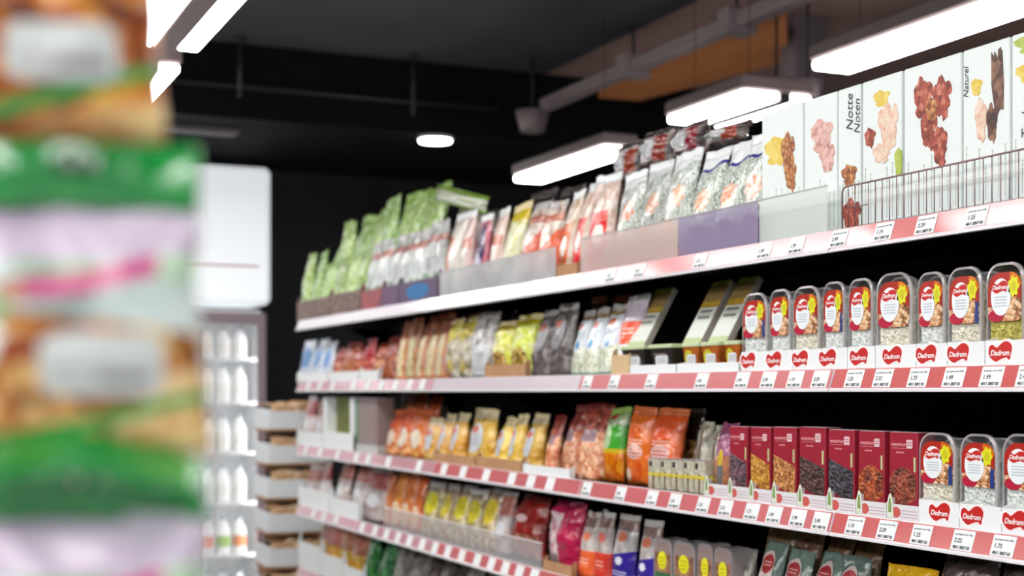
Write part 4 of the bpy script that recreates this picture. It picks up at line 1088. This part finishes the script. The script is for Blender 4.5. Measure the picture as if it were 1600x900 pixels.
# slim trays with yellow ovals
slim_m = mat('slim_contents', V(80, (96, 60, 40), (160, 110, 80), (196, 150, 120)), [(('below', .45, 0), (60, 110, 70)), (('above', .8, 0), (150, 130, 126))], rough=.4)
yel_oval = mat('label_yellow_oval', (232, 228, 40), [(('text', .5, .5, .3, .3, 3), (196, 180, 20))], rough=.4)
for i, (xl, xr, yt) in enumerate(((1021, 1050, 842), (1052, 1086, 847), (1090, 1114, 850), (1116, 1144, 856))):
    X = 1.985; wd, Y = span(xl, xr, X, .005); h = z_at((xl+xr)/2, yt, X) - DECK[4]
    out = rrect(wd, h, wd * .12, top_r=wd * .25)
    o = MB().prism(out, 0, .06).build('snack_tray', clear_rim); put(o, X, Y, DECK[4] + .0005)
    MB().prism([(x * .86, .004 + z * .93) for x, z in out], -.001, .05).build('contents', slim_m, o)
    pts = [(wd * .0 + .24 * wd * math.cos(2*PI*q/24), h * .64 + h * .15 * math.sin(2*PI*q/24)) for q in range(24)]
    MB().prism(pts, -.0022, -.001).build('label', yel_oval, o)
    tag(o, 'slim tray with a yellow oval sticker, %s of four on fourth shelf' % ('leftmost', 'second from left', 'third from left', 'rightmost')[i], 'snack tray', 'yellow-stickered trays')
many('greypack', 4, [1146, 1164], [862], X=2.0, t=.04, tag_extra='right of the yellow-stickered trays')
many('tealpouch', 4, [1166, 1204, 1248, 1294, 1338], [848, 862, 868, 872], X=1.985, t=.06)
many('kraftpouch', 4, [1176, 1222, 1262, 1304, 1350], [822, 824, 826, 834], X=2.06, t=.06, tag_extra='behind the grey-green pouches')
bag('amber', 4, 1352, 1434, 888, X=1.985, t=.07)
many('brownlarge', 4, [1444, 1532, 1625], [866, 872], X=1.99, t=.08)

# ================= FIFTH SHELF =================
many('yelloworange', 5, [485, 503, 521, 539, 557], [812, 820, 830, 840], X=1.995, t=.07)
many('greenleaf', 5, [560, 580, 600], [838, 842], X=1.995, t=.08)
many('greypack', 5, [604, 628, 652], [858, 866], X=1.995, t=.08)
many('darkpack', 5, [654, 680, 706], [866, 872], X=1.995, t=.08)
many('greypack', 5, [708, 740, 772], [882, 888], X=1.995, t=.08, tag_extra='toward the near end of the fifth shelf')
carton(466, 500, 5, .13, card_white, 'white carton at the far end of the fifth shelf', dep=.02)
carton(502, 534, 5, .11, card_white, 'white carton, second from the far end of the fifth shelf', dep=.02)
carton(536, 566, 5, .09, card_white, 'white carton, third from the far end of the fifth shelf', dep=.02)

# labels for every bag: its look, its shelf and its place among its like
groups = {}
for key, o, px, desc, cat in placed: groups.setdefault(key, []).append((px, o, desc, cat))
for key, lst in groups.items():
    lst.sort(key=lambda t: t[0])
    for i, (px, o, desc, cat) in enumerate(lst):
        parts = [desc]
        if 'shelf' not in desc and 'shelf' not in key[2]: parts.append('on the ' + SHELF[key[1]] if not key[2] else key[2] + ', ' + SHELF[key[1]])
        elif key[2]: parts.append(key[2])
        lab = ' '.join(parts)
        pw = place_word(i, len(lst))
        if pw: lab += ', ' + pw
        if len(lab.split()) > 16 and key[2]: lab = desc + ' ' + key[2] + (', ' + pw if pw else '')
        tag(o, lab, cat, None if len(lst) == 1 else '%ss on the %s%s' % (desc, SHELF[key[1]], (' ' + key[2]) if key[2] else ''))

# ================= END OF THE AISLE =================
# crates of nuts stacked beyond the shelving
crate_m = mat('crate_white', (232, 236, 238), rough=.5)
crate_wood = mat('crate_wood', N(14, (170, 120, 70), (196, 146, 96)), rough=.7)
nuts_m = mat('crate_nuts', V(45, (176, 120, 76), (226, 186, 140), (246, 230, 206)), rough=.6, bump=.8)
zz = 0.02
for i in range(8):
    r = empty('nut_crate', (2.02, 7.45, .0 + i * .184)); tag(r, 'nut crate with a white front board, %s in the end stack' % ('lowest' if i == 0 else 'topmost' if i == 7 else NUM[i] + ' from the floor'), 'crate', 'nut crates beyond the shelving')
    MB().box(-.14, .2, 0, .3, 0, .012).build('base', crate_wood, r)
    for s in (-.14, .188): MB().box(s, s + .012, 0, .3, .012, .12, bev=.002).build('side_board', crate_m, r)
    MB().box(-.128, .188, -.004, .004, .012, .108, bev=.002).build('front_board', crate_m, r)
    b = MB(); rr = random.Random(i)
    n1, n2 = 7, 5
    H_ = [[.145 + rr.uniform(-.012, .02) for _ in range(n2)] for _ in range(n1)]
    P = lambda a, c: (-.126 + .312 * a / (n1 - 1), .008 + .28 * c / (n2 - 1), H_[a][c])
    for a in range(n1 - 1):
        for c in range(n2 - 1): b.face([P(a, c), P(a+1, c), P(a+1, c+1), P(a, c+1)], None, 0, True)
    for a in range(n1 - 1): b.face([(P(a, 0)[0], .008, .013), (P(a+1, 0)[0], .008, .013), P(a+1, 0), P(a, 0)])
    b.build('nuts', nuts_m, r)

# glass-door fridge with a white header
fr_m = mat('fridge_frame', (150, 132, 140), rough=.4)
fr_in = mat('fridge_inside', (236, 238, 240), rough=.4)
FY = 8.9
fx1 = (417 - VX) * FY / (F / CT / CT - (417 - VX) * TT)
fx0 = fx1 - 1.3
r = empty('display_fridge', ((fx0 + fx1) / 2, FY, 0)); tag(r, 'tall glass-door drinks fridge with a plain white header panel', 'fridge')
cx_ = (fx0 + fx1) / 2
hw = .65
b = MB(); b.box(-hw, hw, .6, .64, .1, 2.02); b.box(-hw, -hw + .03, .04, .6, .1, 2.02); b.box(hw - .03, hw, .04, .6, .1, 2.02); b.box(-hw, hw, .04, .6, 1.98, 2.02); b.box(-hw, hw, .04, .64, .0, .12)
b.build('cabinet', fr_in, r)
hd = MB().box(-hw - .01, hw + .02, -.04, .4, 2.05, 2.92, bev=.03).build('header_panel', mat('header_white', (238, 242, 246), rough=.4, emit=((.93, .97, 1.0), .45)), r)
MB().box(.05, hw - .06, -.0415, -.0395, 2.285, 2.297).build('red_line', mat('line_rose', (206, 130, 126)), hd)
for k in range(2):
    x0 = -hw + k * hw; x1 = x0 + hw
    dr = empty('door'); dr.parent = r
    b = MB(); b.box(x0 + .004, x0 + .06, 0, .035, .13, 2.0, bev=.004); b.box(x1 - .06, x1 - .004, 0, .035, .13, 2.0, bev=.004)
    b.box(x0 + .06, x1 - .06, 0, .035, 1.93, 2.0); b.box(x0 + .06, x1 - .06, 0, .035, .13, .2)
    b.build('door_frame', fr_m, dr)
    MB().box(x0 + .06, x1 - .06, .014, .02, .2, 1.93).build('glass', mat('fridge_glass', (240, 245, 245), rough=.03, alpha=.12), dr)
    MB().tube([(x0 + .09, -.001, .9), (x0 + .09, -.03, .93), (x0 + .09, -.03, 1.3), (x0 + .09, -.001, 1.33)], .008).build('handle', white_paint, dr)
tube_m = mat('fridge_tube', (255, 255, 255), emit=((1, 1, 1), 15))
for x0 in (-hw + .03, -.01, hw - .048):
    MB().box(x0, x0 + .016, .045, .06, .25, 1.9).build('light_tube', tube_m, r)
for z in (.45, .78, 1.10, 1.42, 1.7):
    MB().box(-hw + .03, hw - .03, .1, .58, z, z + .012).build('shelf', fr_in, r)
bott = mat('bottle_white', (240, 242, 240), rough=.35)
cap_b = mat('bottle_cap', (120, 150, 170), rough=.4)
bl = mat('bottle_label', (232, 230, 226), rough=.5)
k = 0
rown = ['lowest', 'second', 'third', 'fourth', 'fifth', 'top']
for zi, z in enumerate((.12, .462, .792, 1.112, 1.432, 1.712)):
    for j in range(5):
        h = .24 if z < 1.6 else .2
        X = cx_ + hw - .14 - j * .105
        if j > 3 and zi > 3: continue
        rg = lambda rr, zz: [(rr * math.cos(2*PI*q/14), rr * math.sin(2*PI*q/14), zz) for q in range(14)]
        o = MB().loft([rg(.042, 0), rg(.044, .01), rg(.044, h * .6), rg(.036, h * .72), rg(.017, h * .86), rg(.016, h * .93)]).build('milk_bottle', bott)
        o.location = (X, FY + .16, z + .001)
        MB().loft([rg(.018, h * .93), rg(.018, h)]).build('cap', cap_b, o)
        lbm = bl if zi != 1 else (mat('bottle_label_orange', (226, 130, 70), rough=.5), mat('bottle_label_green', (150, 190, 90), rough=.5))[j % 2]
        MB().loft([rg(.0448, h * .2), rg(.0448, h * .5)], cap0=False, cap1=False).build('label', lbm, o)
        tag(o, 'white bottle on the %s row of the fridge, %s from its right side' % (rown[zi], NUM[j]), 'bottle', 'white bottles in the fridge')

# ================= NEAR LEFT: bags of nuts hanging on the end of the left shelving =================
u = empty('shelving_unit', (-.35, 3, 0)); tag(u, 'black shelving end panel behind the hanging nut bags', 'shelving unit')
pu = lambda mb, n, m: mb.build(n, m, u)
pu(MB().box(-.45, .43, -2.0, -1.98, 0, 1.92), 'end_panel', mat('panel_grey', (120, 116, 112), rough=.6))
pu(MB().box(-.02, 0, -1.98, 3.6, 0, 1.7), 'back_panel', black_metal)
for k in (.2, .6, 1.0, 1.4):
    pu(MB().box(-.43, -.02, -1.98, 3.6, k, k + .03), 'shelf', black_metal)
    pu(MB().box(0, .41, -1.98, 3.6, k, k + .03), 'shelf', black_metal)

near_print = dict(rough=.22, bump=.7, coat=.6)
NA = V(82, (60, 20, 6), (170, 80, 14), (206, 124, 24), (240, 186, 70))
NB = V(70, (80, 28, 8), (190, 112, 36), (230, 190, 120), (246, 230, 196))
white_film = N(16, (150, 164, 160), (206, 220, 216), (244, 250, 248))
def near_mat(name, nuts, film_from):
    ls = []
    if film_from < 1:
        ls.append((('above', film_from, -.12), white_film))
        ls.append((('above', .73, .05), N(20, (176, 150, 178), (222, 208, 226))))
        ls.append((('line', .725, .02, .010, 7, .016), (140, 190, 130)))
        ls.append((('line', .60, .155, .012, 9, .038), (200, 14, 120)))
        ls.append((('rect', .1, .66, .17, .09), white_film))
        ls.append((('rect', .94, .74, .085, .06), N(20, (150, 196, 140), (220, 236, 220))))
        ls.append((('ell', .26, .64, .07, .035), (200, 130, 96)))
        ls.append((('ell', .12, .57, .14, .06), N(30, (110, 180, 100), (206, 226, 206))))
        ls.append((('ell', .1, .45, .14, .1), N(22, (230, 236, 230), (250, 252, 250))))
        ls.append((('ell', .3, .42, .09, .05), (150, 66, 26)))
        ls.append((('ell', .9, .36, .05, .04), (190, 120, 50)))
    ls.append((('line', .03, .20, -.01, 4, .024), (40, 150, 56)))
    ls.append((('below', -.02, .17), N(26, (140, 50, 20), (206, 120, 60), (240, 206, 140))))
    return mat(name, nuts, ls, **{'rough': .2, 'bump': .8, 'coat': .25, 'bscale': 26})
film_m = near_mat('bag_near_mid', NB, .60)
amber_m = near_mat('bag_near_top', NA, 2)
header_m = mat('header_green', N(6, (8, 104, 40), (30, 156, 66)), rough=.16, coat=.8, bump=.4, bscale=10)
label_m = mat('near_label', (204, 208, 206), [(('text', .5, .3, .4, .2, 4), (150, 150, 150)), (('rect', .68, .3, .22, .06), (110, 104, 108))], rough=.5)
ZN = .75
def near_point(px, py, Z=ZN):
    cx = (px - 800) / F * Z
    return Vector((Z * ST + cx * CT, Z * CT - cx * ST, EYE + (VY - py) * Z / F))
def hanging(px_c, py_top, py_bot, px_w, m, label, lab_box, header, seed, dz=0.0, flare=0.0):
    Z = ZN + dz
    top = near_point(px_c, py_top, Z); hgt = (py_bot - py_top) * Z / F; wd = px_w * Z / F
    r = empty('nut_bag', (top.x, top.y, top.z - hgt)); r.rotation_euler = (0, 0, -TH + .12)
    tag(r, label, 'bag', 'hanging nut bags near the camera')
    hh = 92 * Z / F if header else 0
    bh = hgt - hh
    base = pouch_surf(wd, bh, .05, seed, 'pillow', 0, .008)
    def f(u, v, s):
        p = base(u, v, s); p.x *= 1 + flare * (1 - v); return p
    nu, nv = 18, 22; rings = []; uvs = []
    for k in range(nv + 1):
        v = k / nv
        rings.append([f(i/nu, v, -1) for i in range(nu+1)] + [f(i/nu, v, 1) for i in range(nu, -1, -1)])
        uvs.append([(i/nu, v) for i in range(nu+1)] + [(i/nu, v) for i in range(nu, -1, -1)])
    MB().loft(rings, uvr=uvs).build('body', m, r)
    lm, cu, cv, ru, rv = lab_box
    patch(r, 'label', f, lm, cu, cv, ru, rv, 'rect', off=.002)
    # green header folded over the top with a slot for the hook
    if header:
        b = MB(); n = 24
        def hx(i, v, s):
            u = i / n
            wave = .004 * math.sin(u * 7 + seed) * v + .002 * math.sin(u * 15 + seed)
            arch = .012 * math.sin(u * PI * 1.15) if header == 'arched' else 0
            z = bh - .004 + v * (hh + .004) + arch * v
            wave += (-.034 * max(0.0, (1 - v) / .48) if v > .52 else 0.0) if header == 'arched' else -.003 * math.sin(v * PI)
            return Vector(((u - .5) * wd * 1.0, s * .0022 + wave - .001, z))
        rg = []
        for v in (0, .2, .4, .52, .53, .66, .8, .9, .97, 1):
            rg.append([hx(i, v, -1) for i in range(n+1)] + [hx(i, v, 1) for i in range(n, -1, -1)])
        b.loft(rg).build('header_card', header_m, r)
        sl = MB(); sl.prism(rrect(.024, .007, .003, z0=bh + hh * .5), -.0105, -.0045).build('hang_slot', mat('slot_dark', (6, 50, 24), rough=.5), r)
    return r, top
ra, ta = hanging(62, -330, 222, 372, amber_m, 'amber nut bag hanging highest, cut off by the top of the picture', (label_m, .62, .28, .23, .095), 'flat', 3, dz=.02, flare=.04)
rb, tb = hanging(122, 225, 712, 372, film_m, 'whole hanging nut bag with a green header and magenta writing', (label_m, .62, .36, .24, .12), 'flat', 8, flare=.12)
rc, tc = hanging(130, 708, 1190, 380, film_m, 'hanging nut bag with a dark green header, cut off by the bottom', (label_m, .55, .36, .24, .12), 'arched', 15, dz=-.01)
hook_m = mat('hook_chrome', (220, 220, 216), rough=.12, metal=1.0)
for i, tp in enumerate((ta, tb, tc)):
    # hook from the end panel to the header slot
    z = tp.z - .014
    o = empty('peg_hook', (tp.x, .998, z)); tag(o, 'chrome peg hook holding the %s hanging nut bag' % ('highest', 'middle', 'lowest')[i], 'hook', 'peg hooks on the end panel')
    for s in (-1, 1):
        MB().tube([(s * .006, 0, 0), (s * .006, tp.y - .998 - .02, 0), (s * .006, tp.y - .998 - .028, .006)], .0022, 8).build('prong', hook_m, o)
    MB().box(-.014, .014, -.004, .0, -.02, .02, bev=.001).build('back_plate', hook_m, o)
